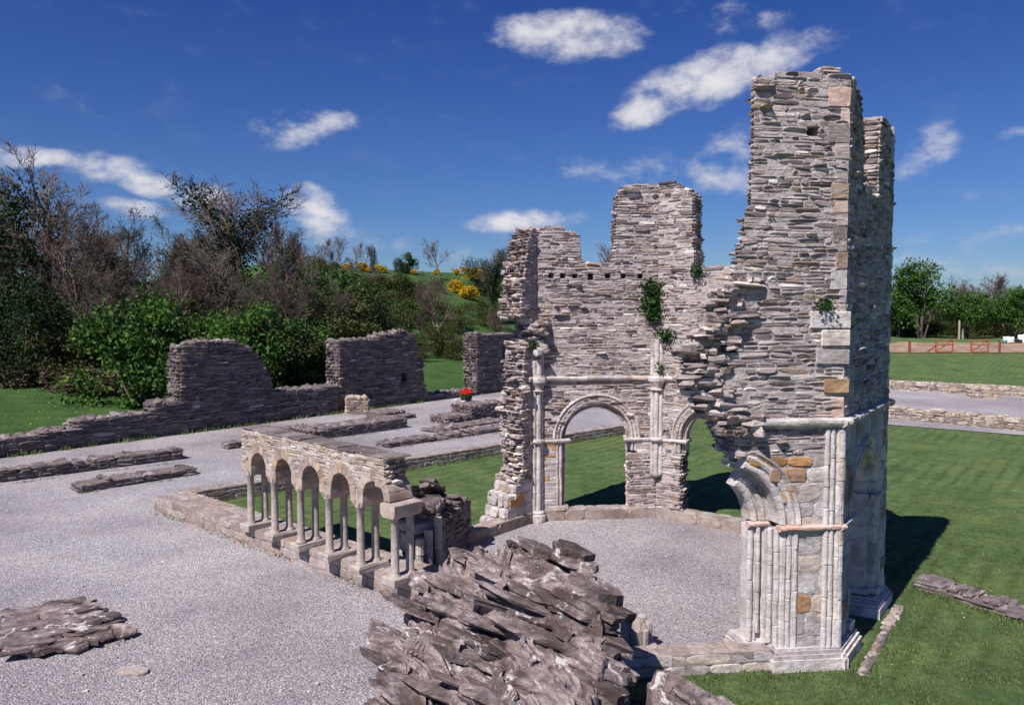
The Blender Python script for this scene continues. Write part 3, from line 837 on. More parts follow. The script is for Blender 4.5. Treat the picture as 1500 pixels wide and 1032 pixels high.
# ------------------------------------------------------------------ arcade
arc = empty('cloister_arcade', gp(470, 800), 'short run of five round cloister arches on paired slim columns under dark slate coping', 'arcade')
bases = [gp(368, 765, .6), gp(403, 778, .6), gp(441, 792, .6), gp(483, 807, .6), gp(529, 823, .6), gp(579, 843, .6)]
b0, b5 = bases[0], bases[5]
ad = (b5-b0); asp = ad.length/5; ad.normalize(); an = Vector((-ad.y, ad.x, 0))      # an: into the garth
TW = .56
AWL = Wall(b0-an*.09-ad*.5, b5-an*.09+ad*.5, b0-an*.09-ad*.5+an*TW, b5-an*.09+ad*.5+an*TW)
sx = lambda i: .5+asp*i
ZC, ZS, ZT = 1.84, 2.13, 2.98
AR = asp*.305
def mask_arc(q, z):
    if q < .22+.06*nz(z*5, 3.) or q > AWL.L-.72+.08*nz(z*6, 1.): return False
    if z < ZC+.24 and not any(abs(q-sx(i)) < .26 for i in range(5)): return False
    for i in range(5):
        m_ = (sx(i)+sx(i+1))/2
        if abs(q-m_) < AR+.16 and (z < ZS or math.hypot(q-m_, z-ZS) < AR+.16): return False
    return True
mb = MB()
masonry(mb, AWL, ZC+.02, ZT, mask_arc, dict(RUB, h=(.08, .15), l=(.15, .42), prot=(.004, .022), gap=.012), None, (True, True), True, (), .03, 41)
mb.build('spandrel_wall', [M['warmrubble'], M['mortar'], M['arcade'], M['brown']], arc)
mb = MB()
for i in range(5):
    m_ = (sx(i)+sx(i+1))/2; nv = 9
    for k in range(nv):
        prf = [(AR, -.012), (AR+.16+u(.02, .09), -.012-u(0, .006)), (AR+.2, TW+.01), (AR, TW+.01)]
        sweep_arch(mb, AWL, m_, ZS, prf, math.pi*k/nv, math.pi*(k+1)/nv, 1, 0, .02)
mb.build('arch_voussoirs', [M['arcade']], arc)
for i in range(6):
    mb = MB(); q = sx(i); hw = asp/2-AR
    if i < 5:
        z0, z1 = ZC, ZS
        a0, a1 = (q-hw if i > 0 else q-.3), q+hw
        vs = []
        for z, k in ((z0, .62), (z0+.12, .97), (z1, 1.)):
            for s_, d in ((a0, -.015), (a1, -.015), (a1, TW+.015), (a0, TW+.015)):
                s2 = q+(s_-q)*k; d2_ = TW/2+(d-TW/2)*(.86+.14*(k-.62)/.38)
                vs.append(AWL.P(s2+u(-.006, .006), d2_+u(-.006, .006), z))
    else:
        z0, z1 = ZC-.02, ZC+.27; vs = []
        for z, k in ((z0, .7), (z0+.07, .96), (z1-.015, 1.), (z1, .96)):
            for s_, d in ((-.24, -.1), (.24, -.1), (.24, TW+.06), (-.24, TW+.06)):
                vs.append(AWL.P(q+s_*k, TW/2+(d-TW/2)*(.9+.1*k), z+u(-.008, .008)))
    n4 = len(vs)//4
    fs = [(0, 1, 2, 3), tuple(4*(n4-1)+j for j in range(4))]
    for k in range(n4-1): fs += [(4*k+j, 4*k+(j+1) % 4, 4*k+4+(j+1) % 4, 4*k+4+j) for j in range(4)]
    mb.add(vs, fs); mb.build('capital', [M['arcade']], arc)
    for dd in (.09, .09+.39):
        mb = MB(); c = AWL.P(q, dd, 0)
        lathe(mb, c, [(.13, .56), (.13, .6), (.1, .635), (.088, .66), (.084, 1.3), (.083, ZC-.07), (.1, ZC-.05), (.1, ZC-.02), (.13, ZC+.01)], 14, 0, .002)
        mb.build('column', [M['column']], arc, True)
    mb = MB()
    p = [AWL.P(q-.2, -.1, 0), AWL.P(q+.2, -.1, 0), AWL.P(q+.2, TW+.12, 0), AWL.P(q-.2, TW+.12, 0)]
    prism(mb, p[::1] if (p[1]-p[0]).cross(p[2]-p[1]).z > 0 else p[::-1], .42, .585+u(-.02, .02), 0, .015, .03)
    mb.build('base_block', [M['column']], arc)
mb = MB(); q = .14
while q < AWL.L-.6:
    l = min(u(.4, .7), AWL.L-.55-q); 
    e = .005+u(-.03, .03); z = ZT+.015+u(0, .012)
    p = [AWL.P(q, -e, 0), AWL.P(q+l-.006, -e, 0), AWL.P(q+l-.006, TW+e, 0), AWL.P(q, TW+e, 0)]
    prism(mb, p if (p[1]-p[0]).cross(p[2]-p[1]).z > 0 else p[::-1], z, z+u(.03, .055), 0, .014, .014)
    q += l
mb.build('slate_coping', [M['slate']], arc)
# broken end stones of the arcade
mb = MB()
for k in range(16):
    c = AWL.P(AWL.L-.72+u(-.08, .1), u(.05, TW-.05), u(2.15, 2.95))
    stone(mb, c, an, UP, ad, u(.12, .3), u(.06, .13), .3, u(.02, .12), 0, 1.)
mb.build('broken_end', [M['warmrubble']], arc)

# ------------------------------------------------------------------ low walls
def low_wall(name, label, p0, p1, width, height, side=1, mat='dark_rubble', style=None, cat='low wall', group=None, var=.1, ragged=.06, capm=None, z0=-.15, ends=(True, True), mort='dmortar', seed=None):
    seed = seed if seed is not None else R.randrange(999)
    W = straight(p0, p1, width, side)
    mb = MB(); st = style or dict(BIGRUB, h=(.09, .17))
    mk = lambda q, z: z < height-var*(.5+.5*nz(q*1.1, seed*1.7))-var*.4*nz(q*4, seed)
    masonry(mb, W, z0, height, mk, st, None, ends, True, (), ragged, seed)
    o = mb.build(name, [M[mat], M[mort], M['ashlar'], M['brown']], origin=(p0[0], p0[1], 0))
    tag(o, label, cat, group); return o
# garth kerb wall carrying the arcade, and the garth end wall
K0, K1 = AW0, AW1+d1*1.4
low_wall('garth_kerb_wall', 'long low kerb wall of brown stone carrying the arcade columns', K0, K1, 1.05, .44, 1, 'plinth', dict(PL, h=(.18, .24), l=(.3, .8), rough=.4), 'kerb wall', None, .04, .03, mort='bmortar')
low_wall('garth_end_wall', 'low dark wall running back from the kerb corner to behind the round arches', GE0+gdir*.6, GE0+gdir*26, .5, .3, -1, 'plinth', dict(PL, h=(.14, .2), l=(.3, .8), rough=.4), 'low wall', None, .04, .03, mort='bmortar')
# left foundations
low_wall('foundation_wall', 'long low foundation wall with a dark face at the far left of the gravel yard', gp(-120, 722), gp(268, 672), .75, .42, 1, group=None)
low_wall('foundation_wall', 'shorter loose stone foundation just in front of the long one at left', gp(118, 722), gp(288, 694), .85, .36, 1, var=.14)
low_wall('foundation_wall', 'thin flat foundation strip on the gravel just behind the far end of the arcade', gp(395, 634), gp(458, 628), 1.2, .14, 1)
low_wall('foundation_wall', 'foundation with a dark shaded face on the gravel behind the arcade top', gp(452, 646), gp(597, 626), 1.5, .5, 1, var=.1)
low_wall('foundation_wall', 'narrow foundation strip crossing the gravel behind the lawn edge', gp(568, 656), gp(745, 630), .9, .22, 1, var=.1)
low_wall('foundation_wall', 'flat patch of foundation stones behind the narrow strip', gp(640, 634), gp(742, 617), 1.2, .16, 1, var=.08)
low_wall('rubble_block', 'thick low block of masonry on gravel to the left of the octagonal ruin', gp(690, 617), gp(748, 609), 1.6, .85, 1, var=.15)
low_wall('rubble_block', 'crumbling lower heap of stones tapering left from the thick masonry block', gp(655, 622), gp(690, 617.5), 1.5, .5, 1, var=.3)
low_wall('stone_stack', 'squat stack of thin stones beside the dark range wall', gp(508, 607), gp(540, 606), 1.3, 1.05, 1, var=.2, mat='warmrubble')
low_wall('rubble_block', 'sloping heap of stones spilling right from the squat stack', gp(536, 611), gp(580, 616), 1.6, .55, 1, var=.4)
low_wall('boulder', 'small dark boulder by the left end of the arcade', gp(334, 658), gp(356, 655), .6, .35, 1, var=.2, cat='boulder')
# right-hand walls
a_, b_ = ext(gp(1310, 613, -.1), gp(1500, 631, -.1), -.5, 1.8)
low_wall('low_wall', 'low rubble wall between the two gravel paths at right', a_, b_, 1.1, .52, 1, 'warmrubble', dict(BIGRUB, l=(.3, .8)), group=None, var=.1, z0=-.2)
a_, b_ = ext(gp(1310, 571, -.1), gp(1500, 580.5, -.1), -.4, 1.8)
low_wall('low_wall', 'farther low rubble wall edging the lawn beyond the gravel paths', a_, b_, 1., .55, 1, 'warmrubble', dict(BIGRUB, h=(.16, .26), l=(.4, 1.)), var=.12, z0=-.2)
low_wall('rubble_block', 'square rubble block on the gravel path in front of the far low wall', gp(1420, 582.5, -.1), gp(1462, 584, -.1), 1.2, .75, 1, 'warmrubble', dict(BIGRUB, h=(.16, .26), l=(.4, 1.)), var=.2, z0=-.2)
low_wall('foundation_wall', 'flat foundation strip lying on the lawn to the right of the tower', gp(1338, 858, -.13), gp(1520, 916, -.13), .62, .06, 1, 'dark_rubble', dict(BIGRUB, h=(.08, .12)), z0=-.2, var=.08)
low_wall('stone_edging', 'row of pale footing stones on the grass along the shaded side of the tower', WD.P(.1, -.5, 0), WD.P(3.5, -.42, 0), .15, -.10, 1, 'plinth', dict(BIGRUB, h=(.08, .12), l=(.15, .4)), z0=-.2, var=.05, cat='edging', ragged=.02)
# flagged slab in the left foreground
sl = empty('stone_footing', gp(80, 930), 'broad flat footing of layered dark slabs on the gravel at lower left', 'stone footing')
def slab(mb, c, ux, uy, a, b, th, n=12, irr=.22, m=0, nrm=UP):
    """irregular flag: rough polygon with broken edges; c = centre of its top"""
    ph = u(0, 6.28); o1, o2 = u(0, 99), u(0, 99); rings = []
    for kk, (dz, f) in enumerate(((-th, .93), (-th*.55, 1.02), (-th*.12, 1.), (0, .93))):
        rg = []
        for i in range(n):
            t = 2*math.pi*i/n
            ex = abs(math.cos(t))**.55*math.copysign(1, math.cos(t)); ey = abs(math.sin(t))**.55*math.copysign(1, math.sin(t))
            k = 1+irr*nz(math.cos(t)*1.3+o1, math.sin(t)*1.3+o2, kk*.35)
            rg.append(c+ux*(a*ex*k*f)+uy*(b*ey*k*f)+nrm*(dz+th*.35*nz(ex*1.7+o2, ey*1.7+o1, kk*.2)))
        rings += rg
    rings.append(c+nrm*th*.12*u(-1, 1)); rings.append(c-nrm*th)
    fs = []
    for k in range(3):
        for i in range(n): j = (i+1) % n; fs.append((k*n+i, k*n+j, (k+1)*n+j, (k+1)*n+i))
    for i in range(n): j = (i+1) % n; fs.append((3*n+i, 3*n+j, 4*n)); fs.append((j, i, 4*n+1))
    mb.add(rings, fs, m)
mb = MB()
s00, s10, s11, s01 = gp(35, 972), gp(178, 938), gp(120, 885), gp(-60, 912)
prism(mb, [lerp(s00, s11, .06), lerp(s10, s01, .08), lerp(s11, s00, .08), lerp(s01, s10, .06)], -.1, .13, 0, .03, .03)
for i in range(11):
    for j in range(7):
        tx, ty = (i+.5+u(-.4, .4))/11*1.1-.05, (j+.5+u(-.4, .4))/7
        p = lerp(lerp(s00, s10, tx), lerp(s01, s11, tx), ty)
        edge = min(tx, 1-tx, ty, 1-ty) < .12
        n_ = Vector((u(-.03, .03), u(-.03, .03), 1)).normalized(); an_ = u(-.4, .4)+.25
        ux = Vector((math.cos(an_), math.sin(an_), 0)); uy = n_.cross(ux).normalized(); ux = uy.cross(n_)
        shard(mb, p+UP*(u(.09, .19) if edge else .18+u(0, .025)+.02*nz(tx*5, ty*5)), ux, uy, n_, u(.2, .5), u(.12, .26), u(.05, .1))
mb.build('flagstones', [M['crag']], sl)
mb = MB(); c = gp(193, 984)
slab(mb, c+UP*.05, Vector((.97, -.2, 0)), Vector((.2, .97, 0)), .3, .13, .08, 12)
tag(mb.build('flat_stone', [M['plinth']], origin=tuple(c)), 'small flat grey stone lying on the gravel below the layered footing', 'stone')

# ------------------------------------------------------------------ dark range wall (left background)
def range_wall(name, label, q0, q1, pts, width=1., off=0., mask2=None, seed=0, cat='ruined wall', holes=()):
    """pts: (px, py) of the wall top in the photo, turned into (s, z) on the wall plane"""
    A = LWa+LWn*off
    def onwall(px, py):
        d = ray(px, py); C0 = Vector((0, 0, H))
        k = (A-C0).dot(LWn)/d.dot(LWn); p = C0+d*k
        return ((p-A).dot(LWd), p.z)
    prof = sorted(onwall(x, y) for x, y in pts)
    W = Wall(A+LWd*q0, A+LWd*q1, A+LWd*q0+LWn*width, A+LWd*q1+LWn*width)
    prof = [(s-q0, z) for s, z in prof]
    hl = [(onwall(x, y)[0]-q0, onwall(x, y)[1], w, h) for x, y, w, h in holes]
    def mk(q, z):
        if mask2 and not mask2(q, z): return False
        return z < prof_top(prof, q+.12*nz(z*2.5, seed)+.06*nz(z*7, seed+3))
    mb = MB()
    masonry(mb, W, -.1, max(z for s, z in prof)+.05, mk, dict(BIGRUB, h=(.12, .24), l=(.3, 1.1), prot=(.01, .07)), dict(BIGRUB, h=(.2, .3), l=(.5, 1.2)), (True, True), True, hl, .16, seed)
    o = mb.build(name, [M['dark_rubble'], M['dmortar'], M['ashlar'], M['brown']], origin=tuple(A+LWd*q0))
    return tag(o, label, cat)
def sat(px):
    d = ray(px, 600); k = (LWa-Vector((0, 0, H))).dot(LWn)/d.dot(LWn); p = Vector((0, 0, H))+d*k
    return (p-LWa).dot(LWd)
range_wall('range_wall', 'long shaded rubble wall at left with a tall rounded fragment rising from it', -30., sat(496),
           [(-300, 660), (20, 641), (112, 627), (115, 616), (172, 611), (224, 605), (228, 593), (262, 588), (265, 508), (285, 503), (345, 500), (366, 510), (384, 528), (396, 552), (400, 571), (440, 569), (497, 565)], 1.1, 0., None, 51)
range_wall('range_wall', 'tall shaded wall fragment with a humped mossy top in the middle distance', sat(497), sat(695),
           [(497, 500), (530, 499), (550, 496), (566, 489), (590, 485), (604, 488), (610, 500), (619, 515), (616, 540), (621, 562), (626, 577), (690, 573)], 1.1, .02, None, 52, holes=((592, 552, .5, .6),))
s3 = sat(698)
range_wall('range_wall', 'tall dark wall fragment with a narrow slit window left of the octagonal ruin', s3, s3+9,
           [(680, 492), (700, 489), (760, 490), (800, 492)], 1.2, .04, lambda q, z: not (3.05 < q < 3.32 and 1.0 < z < 3.6), 53)

# ------------------------------------------------------------------ foreground broken masonry
rk = empty('fallen_masonry', (0, 11, 0), 'large craggy mass of tilted layered masonry in the foreground', 'fallen masonry')
CP = [  # control points px, py, depth -> surface
    (545, 955, 11.6), (560, 905, 12.1), (600, 840, 12.7), (680, 818, 12.7), (705, 797, 12.6), (770, 792, 12.5), (860, 812, 12.3), (905, 845, 12.), (925, 868, 11.7),
    (640, 870, 11.9), (740, 850, 11.9), (830, 860, 11.7), (890, 895, 11.4), (600, 920, 11.3), (700, 920, 11.2), (800, 930, 11.0), (880, 950, 10.7),
    (600, 990, 10.6), (720, 990, 10.5), (820, 990, 10.3), (900, 1000, 10.0), (580, 1032, 10.1), (750, 1032, 9.8), (880, 1032, 9.6), (640, 1100, 9.2), (800, 1100, 9.0), (900, 1100, 8.9)]
CPW = [at(*c) for c in CP]
def rock_s(x, y):
    sw = 0; sz = 0
    for p in CPW:
        w = 1/((x-p.x)**2+(y-p.y)**2+.012)**1.6; sw += w; sz += w*p.z
    return sz/sw
def inside(x, y):
    # plan outline of the main mass: signed margin in metres
    xl = lerp(-2.2, -1.55, sm((y-9.5)/2.6)) if y < 12.1 else lerp(-1.95, -1.3, sm((y-11.8)/1.))
    xr = lerp(1.0, 1.38, sm((y-9.2)/2.2)) if y < 11.5 else lerp(1.38, 1.1, sm((y-11.5)/1.2))
    n_ = .18*nz(x*1.3, y*1.3, 4.)+.1*nz(x*4, y*4, 8.)
    return min(x-xl, xr-x, 13.05-y, y-7.5)+n_
DIP = Vector((.42, -.04)); 
def terr(z, x, y):
    """bedding: broad ledges with broken risers, thin beds on top of them. Returns height and how far the lip stands out"""
    base = -DIP.x*x-DIP.y*y
    w = z-base+.16*nz(x*.5, y*1.1, 2.)+.07*nz(x*1.2, y*3., 6.)
    T = .34; k = math.floor(w/T); f = w/T-k
    sub = .085; w2 = w+.025*nz(x*2.5, y*6, 3.); k2 = math.floor(w2/sub); f2 = w2/sub-k2
    fine = (k2+.8*sm((f2-.6)/.3)+.2*f2)*sub-w2
    T2 = .82*sm((f-.52)/.12)+.18*f
    lip = sm((f-.50)/.12)*(1-sm((f-.64)/.2))-.7*sm((f-.30)/.16)*(1-sm((f-.46)/.08))
    cx, cy = x*.5+y*.4+.25*nz(x*2, y*2, k), y*2.2-x*.3+.3*nz(x*1.5, y*1.5, k+7)
    blk = noise.cell(Vector((cx, cy, k*1.7))); blk2 = noise.cell(Vector((cx*2.3+5, cy*2.1, k2*.9)))
    return (k+T2)*T+base+fine*.8+.05*(blk-.5)+.022*(blk2-.5)+.014*nz(x*15, y*15, k*1.3), lip, k, blk
def crag(name, x0, x1, y0, y1, zf, inf, st=.024):
    nx = int((x1-x0)/st); ny = int((y1-y0)/st); mb = MB()
    for j in range(ny+1):
        for i in range(nx+1):
            x = x0+(x1-x0)*i/nx; y = y0+(y1-y0)*j/ny
            m_ = inf(x, y)
            z, lip, k, blk = terr(zf(x, y), x, y)
            edge = sm(m_/.12+.25)
            z = lerp(-.35, z, edge)
            o = lip*(.05+.14*blk)*edge
            mb.v.append((x+o*.55+.02*nz(y*3, z*6, 1.), y-o+.025*nz(x*3, z*6, 5.), z))
    for j in range(ny):
        for i in range(nx):
            a = j*(nx+1)+i
            if max(mb.v[a][2], mb.v[a+1][2], mb.v[a+nx+2][2], mb.v[a+nx+1][2]) > -.3:
                mb.f.append((a, a+1, a+nx+2, a+nx+1)); mb.m.append(0)
    return mb
mb = crag('c', -2.5, 2.3, 7.4, 13.3, rock_s, inside)
mb.build('bedded_mass', [M['crag']], rk)
# separate slabs lying in the same bedding, and jutting at the right-hand end
mb = MB()
bn = Vector((.27, -.2, 1)).normalized(); bx = Vector((1, 0, -.27)).normalized(); by = bn.cross(bx)
def bslab(c, a, b, th, rot=0.):
    n = Vector((.40+u(-.05, .05), .02+u(-.08, .08), 1)).normalized(); x0 = Vector((1, 0, -.38)); x0 = (x0-n*x0.dot(n)).normalized(); y0 = n.cross(x0)
    ux = x0*math.cos(rot)+y0*math.sin(rot); uy = n.cross(ux)
    shard(mb, c, ux, uy, n, a, b, th)
    if th > .09:
        for k in range(R.randint(1, 2)): shard(mb, c-n*th*u(.3, .9)+ux*u(-.2, .2)*a-uy*u(.0, .3)*b, ux, uy, n, a*u(.6, 1.), b*u(.7, 1.1), th*u(.3, .6))
mb = MB(); R.seed(5)
for k in range(30):
    x = u(-2.2, 1.4); y = u(8.3, 13.)
    if inside(x, y) < .4: continue
    z = rock_s(x, y)+u(-.10, .06)
    bslab(Vector((x, y, z-.02)), u(.35, .85), u(.1, .22), u(.04, .09), u(-.3, .15))
for px, py, Y, a, b, th, ro in ((845, 815, 12.4, .42, .3, .15, .1), (780, 796, 12.6, .5, .3, .12, .2), (700, 818, 12.6, .45, .25, .12, -.2), (872, 852, 11.8, .5, .36, .3, .1), (893, 882, 11.6, .42, .3, .16, 0.), (840, 800, 12.5, .42, .3, .2, 0.), (880, 925, 11.3, .5, .3, .22, .1), (860, 880, 11.5, .55, .3, .2, .1), (900, 960, 10.9, .4, .35, .25, .1), (885, 1000, 10.3, .45, .35, .25, .1),
                                (880, 905, 11.5, .42, .3, .16, .2), (850, 925, 11.3, .45, .35, .12, .3), (835, 880, 11.6, .6, .25, .16, .1), (900, 935, 11.2, .36, .3, .16, 0.), (575, 925, 11.7, .46, .3, .22, -.3),
                                (590, 965, 11.2, .5, .25, .16, -.2), (640, 850, 12.3, .5, .3, .16, .3), (760, 870, 11.8, .7, .2, .14, .2), (690, 900, 11.5, .95, .2, .1, -.05), (620, 890, 11.7, .8, .22, .1, -.1), (790, 925, 11.1, .9, .2, .1, .0), (700, 960, 10.9, 1., .2, .1, -.1), (780, 880, 11.6, .9, .18, .09, -.05), (870, 955, 10.9, .5, .35, .18, 0.), (895, 975, 10.7, .4, .35, .16, .1),
                                (610, 985, 10.7, .9, .26, .12, -.05), (680, 1015, 10.3, 1., .26, .12, -.05), (620, 1030, 10.1, .9, .24, .12, -.1), (650, 945, 11.1, .8, .24, .12, -.05), (760, 1030, 9.9, .9, .25, .12, .0), (620, 1000, 10.5, .6, .25, .14, .2), (740, 950, 11., .6, .22, .14, .25), (700, 1000, 10.4, .5, .3, .12, .1), (800, 1000, 10.3, .6, .3, .16, .1)):
    bslab(at(px, py, Y), a, b, th, ro)
mb.build('loose_slabs', [M['crag']], rk)
# second lower mass at the right of the cleft
CP2 = [at(*c) for c in ((945, 995, 10.6), (1000, 996, 10.8), (1060, 1020, 10.8), (1115, 1048, 10.7), (960, 1045, 10.), (1030, 1050, 10.3), (1000, 1115, 9.4), (1100, 1120, 9.8))]
def rock2(x, y):
    sw = sz = 0
    for p in CP2:
        w = 1/((x-p.x)**2+(y-p.y)**2+.02)**1.5; sw += w; sz += w*p.z
    return sz/sw-.03
def in2(x, y):
    n_ = .12*nz(x*1.7, y*1.7, 14.)+.06*nz(x*5, y*5, 8.)
    return min(x-(1.88+(y-10.6)*-.12), 3.75-x-(y-10.)*.25, 11.3-(x-1.8)*.2-y, y-8.)+n_
r2 = empty('fallen_masonry', (2.7, 10.3, 0), 'lower flat topped lump of broken masonry at the bottom edge beside the dark cleft', 'fallen masonry')
mb = crag('c', 1.4, 4.1, 7.8, 11.7, rock2, in2, .03)
mb.build('bedded_mass', [M['crag']], r2)
mb = MB()
for k in range(30):
    x = u(1.7, 3.3); y = u(8.6, 11.2)
    if in2(x, y) < .05: continue
    bslab(Vector((x, y, rock2(x, y)+u(-.1, .0))), u(.2, .5), u(.08, .2), u(.05, .1), u(-.5, .5))
mb.build('loose_slabs', [M['crag']], r2)

# ------------------------------------------------------------------ trees
def tube(mb, pts, r0, r1, n=4, m=0):
    k = len(pts); vs = []
    for i, p in enumerate(pts):
        t = (pts[min(i+1, k-1)]-pts[max(i-1, 0)]).normalized()
        a = t.orthogonal().normalized(); b = t.cross(a)
        r = lerp(r0, r1, i/(k-1))
        for j in range(n):
            an_ = 2*math.pi*j/n; vs.append(p+a*(r*math.cos(an_))+b*(r*math.sin(an_)))
    fs = [(i*n+j, i*n+(j+1) % n, (i+1)*n+(j+1) % n, (i+1)*n+j) for i in range(k-1) for j in range(n)]
    mb.add(vs, fs, m)
def grow(p, d, l, r, lev, maxlev, out, tips, spread, updraw, T):
    segs = 5 if lev == 0 else (4 if lev < 3 else 2)
    pts = [p]; dd = d.normalized(); n_ = segs
    wob = .10 if lev == 0 else .2
    for i in range(n_):
        dd = (dd+Vector((T.gauss(0, wob), T.gauss(0, wob), T.gauss(0, wob)*.6+updraw*(.5 if lev else .1)))).normalized()
        pts.append(pts[-1]+dd*(l/n_))
    rt = r*(.55 if lev == 0 else .4)
    out[min(lev, len(out)-1)].append((pts, r, rt, 6 if lev == 0 else (4 if lev < 2 else 3)))
    if lev >= maxlev:
        tips.append(pts[-1]); return
    nc = (T.randint(7, 9), T.randint(5, 7), T.randint(5, 7), T.randint(5, 7), 5)[lev]
    for k in range(nc):
        t = lerp(.34 if lev == 0 else .22, 1., (k+T.random()*.8)/nc)
        f = t*n_; i = min(n_-1, int(f)); q = lerp(pts[i], pts[i+1], f-i)
        ax = (pts[i+1]-pts[i]).normalized()
        a = ax.orthogonal().normalized(); b = ax.cross(a); az = k*2.4+T.random()*1.2
        side = a*math.cos(az)+b*math.sin(az)
        ang = T.uniform(.45, 1.)*spread*(1.15-.45*t)
        nd = ax*math.cos(ang)+side*math.sin(ang)
        cl = l*(T.uniform(.42, .68) if lev == 0 else T.uniform(.4, .66))*(1.15-.5*t)
        grow(q, nd, cl, max(.008, lerp(r, rt, t)*.55), lev+1, maxlev, out, tips, spread, updraw, T)
    tips.append(pts[-1])
def leafquad(mb, p, s, T, m=0):
    n = Vector((T.gauss(0, 1), T.gauss(0, 1), T.gauss(.5, 1))).normalized(); a = n.orthogonal().normalized()
    an_ = T.random()*6.28; b = n.cross(a); x = a*math.cos(an_)+b*math.sin(an_); y = n.cross(x)
    l = s*T.uniform(.7, 1.3); w = l*T.uniform(.5, .8)
    mb.add([p-x*l*.5, p-y*w*.5+n*l*.08, p+x*l*.5, p+y*w*.5+n*l*.08], [(0, 1, 2, 3)], m)
def bare_tree(seed, hgt, spread=.85, updraw=.16, ivy=0, bark='bark', twig='twig', r=.02, leaves=0, leafm=None, leafs=.16):
    """built round the origin: Empty > trunk, crown"""
    T = random.Random(seed); out = [[], [], []]; tips = []
    grow(Vector((0, 0, -.3)), Vector((T.gauss(0, .04), T.gauss(0, .04), 1)), hgt*.78, hgt*r, 0, 4, out, tips, spread, updraw, T)
    root = empty('tree', (0, 0, 0))
    mb = MB()
    for pts, r0, r1, n in out[0]+out[1]: tube(mb, pts, r0, r1, n)
    trk = mb.build('trunk', [M[bark]], root, True)
    mb = MB()
    for pts, r0, r1, n in out[2]: tube(mb, pts, max(r0, .014), max(r1, .008), n)
    if leaves:
        for k in range(leaves):
            p = T.choice(tips); leafquad(mb, p+Vector((T.gauss(0, .28), T.gauss(0, .28), T.gauss(0, .25))), leafs, T, 1)
    mb.build('crown', [M[twig]]+([M[leafm]] if leafm else []), root)
    if ivy:
        mb = MB()
        for k in range(ivy):
            pts, r0, r1, n = T.choice(out[0]*3+out[1]); f = T.random()*(len(pts)-1); i = min(len(pts)-2, int(f))
            q = lerp(pts[i], pts[i+1], f-i)
            leafquad(mb, q+Vector((T.gauss(0, .3), T.gauss(0, .3), T.gauss(0, .34))), .14, T)
        mb.build('ivy', [M['leaf_dark']], trk)
    zmax = max(v.z for v in tips)
    return root, zmax
def bush(name, seed, w, h, leaf, n=5000, ls=.16, trunkh=0., dens=1.):
    """Empty > stem, crown; lobed crown of leaf-sized faces"""
    T = random.Random(seed); root = empty(name, (0, 0, 0))
    lobes = []
    for k in range(int(10+6*dens)):
        a = T.random()*6.28; rr = math.sqrt(T.random())*.72; zz = trunkh+(h-trunkh)*T.uniform(.1, .82)
        f = 1-.55*max(0, (zz-trunkh)/(h-trunkh)-.45)
        lobes.append((Vector((math.cos(a)*rr*w*f, math.sin(a)*rr*w*f, zz)), T.uniform(.22, .42)*w, T.uniform(.14, .26)*(h-trunkh)))
    mb = MB()
    for k in range(n):
        c, rx, rz = T.choice(lobes)
        d = Vector((T.gauss(0, 1), T.gauss(0, 1), T.gauss(0, 1))).normalized()*(T.random()**.33 if T.random() < .8 else T.uniform(1, 1.25))
        p = c+Vector((d.x*rx, d.y*rx, d.z*rz))
        if p.z < .05: p.z = .05+T.random()*.2
        if nz(p.x*1.6+seed, p.y*1.6, p.z*1.6) < -.18: continue
        leafquad(mb, p, ls, T)
    mb.build('crown', [M[leaf]], root)
    mb = MB()
    for k in range(7):
        c = lobes[k][0]; b = Vector((T.gauss(0, .1), T.gauss(0, .1), -.2))
        tube(mb, [b, lerp(b, c, .5)+Vector((T.gauss(0, .1), T.gauss(0, .1), .1*h)), c], .035*h/3, .01*h/3, 5)
    if trunkh: tube(mb, [Vector((0, 0, -.3)), Vector((.05, 0, trunkh*.6)), Vector((0, .05, trunkh*1.3)), Vector((.1, 0, h*.7))], .05*h/3, .015*h/3, 7)
    mb.build('trunk' if trunkh else 'stem', [M['bark']], root)
    return root
def hit(px, py):
    d = ray(px, py); t = 55.
    while t < 260:
        q = Vector((0, 0, H))+d*t
        if q.z < hz(q.x, q.y): return q.y
        t += .4
    return 150.
used = set()
def place(proto, px, Y, scale, rot, label, cat, group=None, name=None, z=None, sxy=1.):
    key = proto.as_pointer()
    o = proto if key not in used else copy_tree(proto)
    used.add(key)
    x = ray(px, 456).x/ray(px, 456).y*Y
    o.location = (x, Y, hz(x, Y)-.05 if z is None else z); o.rotation_euler = (0, 0, rot); o.scale = (scale*sxy, scale*sxy, scale)
    if name: o.name = name
    for k in ('label', 'category', 'group'):
        if k in o: del o[k]
    return tag(o, label, cat, group)
def hfor(px, py, Y):
    x = ray(px, 456).x/ray(px, 456).y*Y
    return at(px, py, Y).z-hz(x, Y)
R.seed(21)
TR = [bare_tree(101, 10, .85, .17), bare_tree(102, 10, .75, .22, 0, 'bark_pale', 'twig_red', .016), bare_tree(103, 10, .95, .12, 8000), bare_tree(104, 10, .7, .25, 0, 'bark', 'twig_red', .013), bare_tree(105, 10, .8, .2, 500, 'bark', 'twig', .016, 1400, 'leaf_olive')]
def tree(kind, px, py, Y, label, group=None, sxy=1.):
    root, zm = TR[kind]; s = hfor(px, py, Y)/zm
    return place(root, px, Y, s, u(0, 6.28), label, 'tree', group, 'bare_tree', None, sxy)
WOOD = 'bare trees crowding the wood behind the left wall'
wl = 'leafless brown tree crowded among others in the wood behind the left wall'
for kind, px, py, Y in ((4, 120, 345, 56), (0, 340, 350, 66), (4, 420, 370, 64), (2, 270, 335, 88), (2, 420, 335, 96)):
    tree(kind, px, py, Y, wl, WOOD, 1.1)
tree(0, 82, 226, 62, 'tallest spreading leafless tree near the left edge of the wood', None, 1.05)
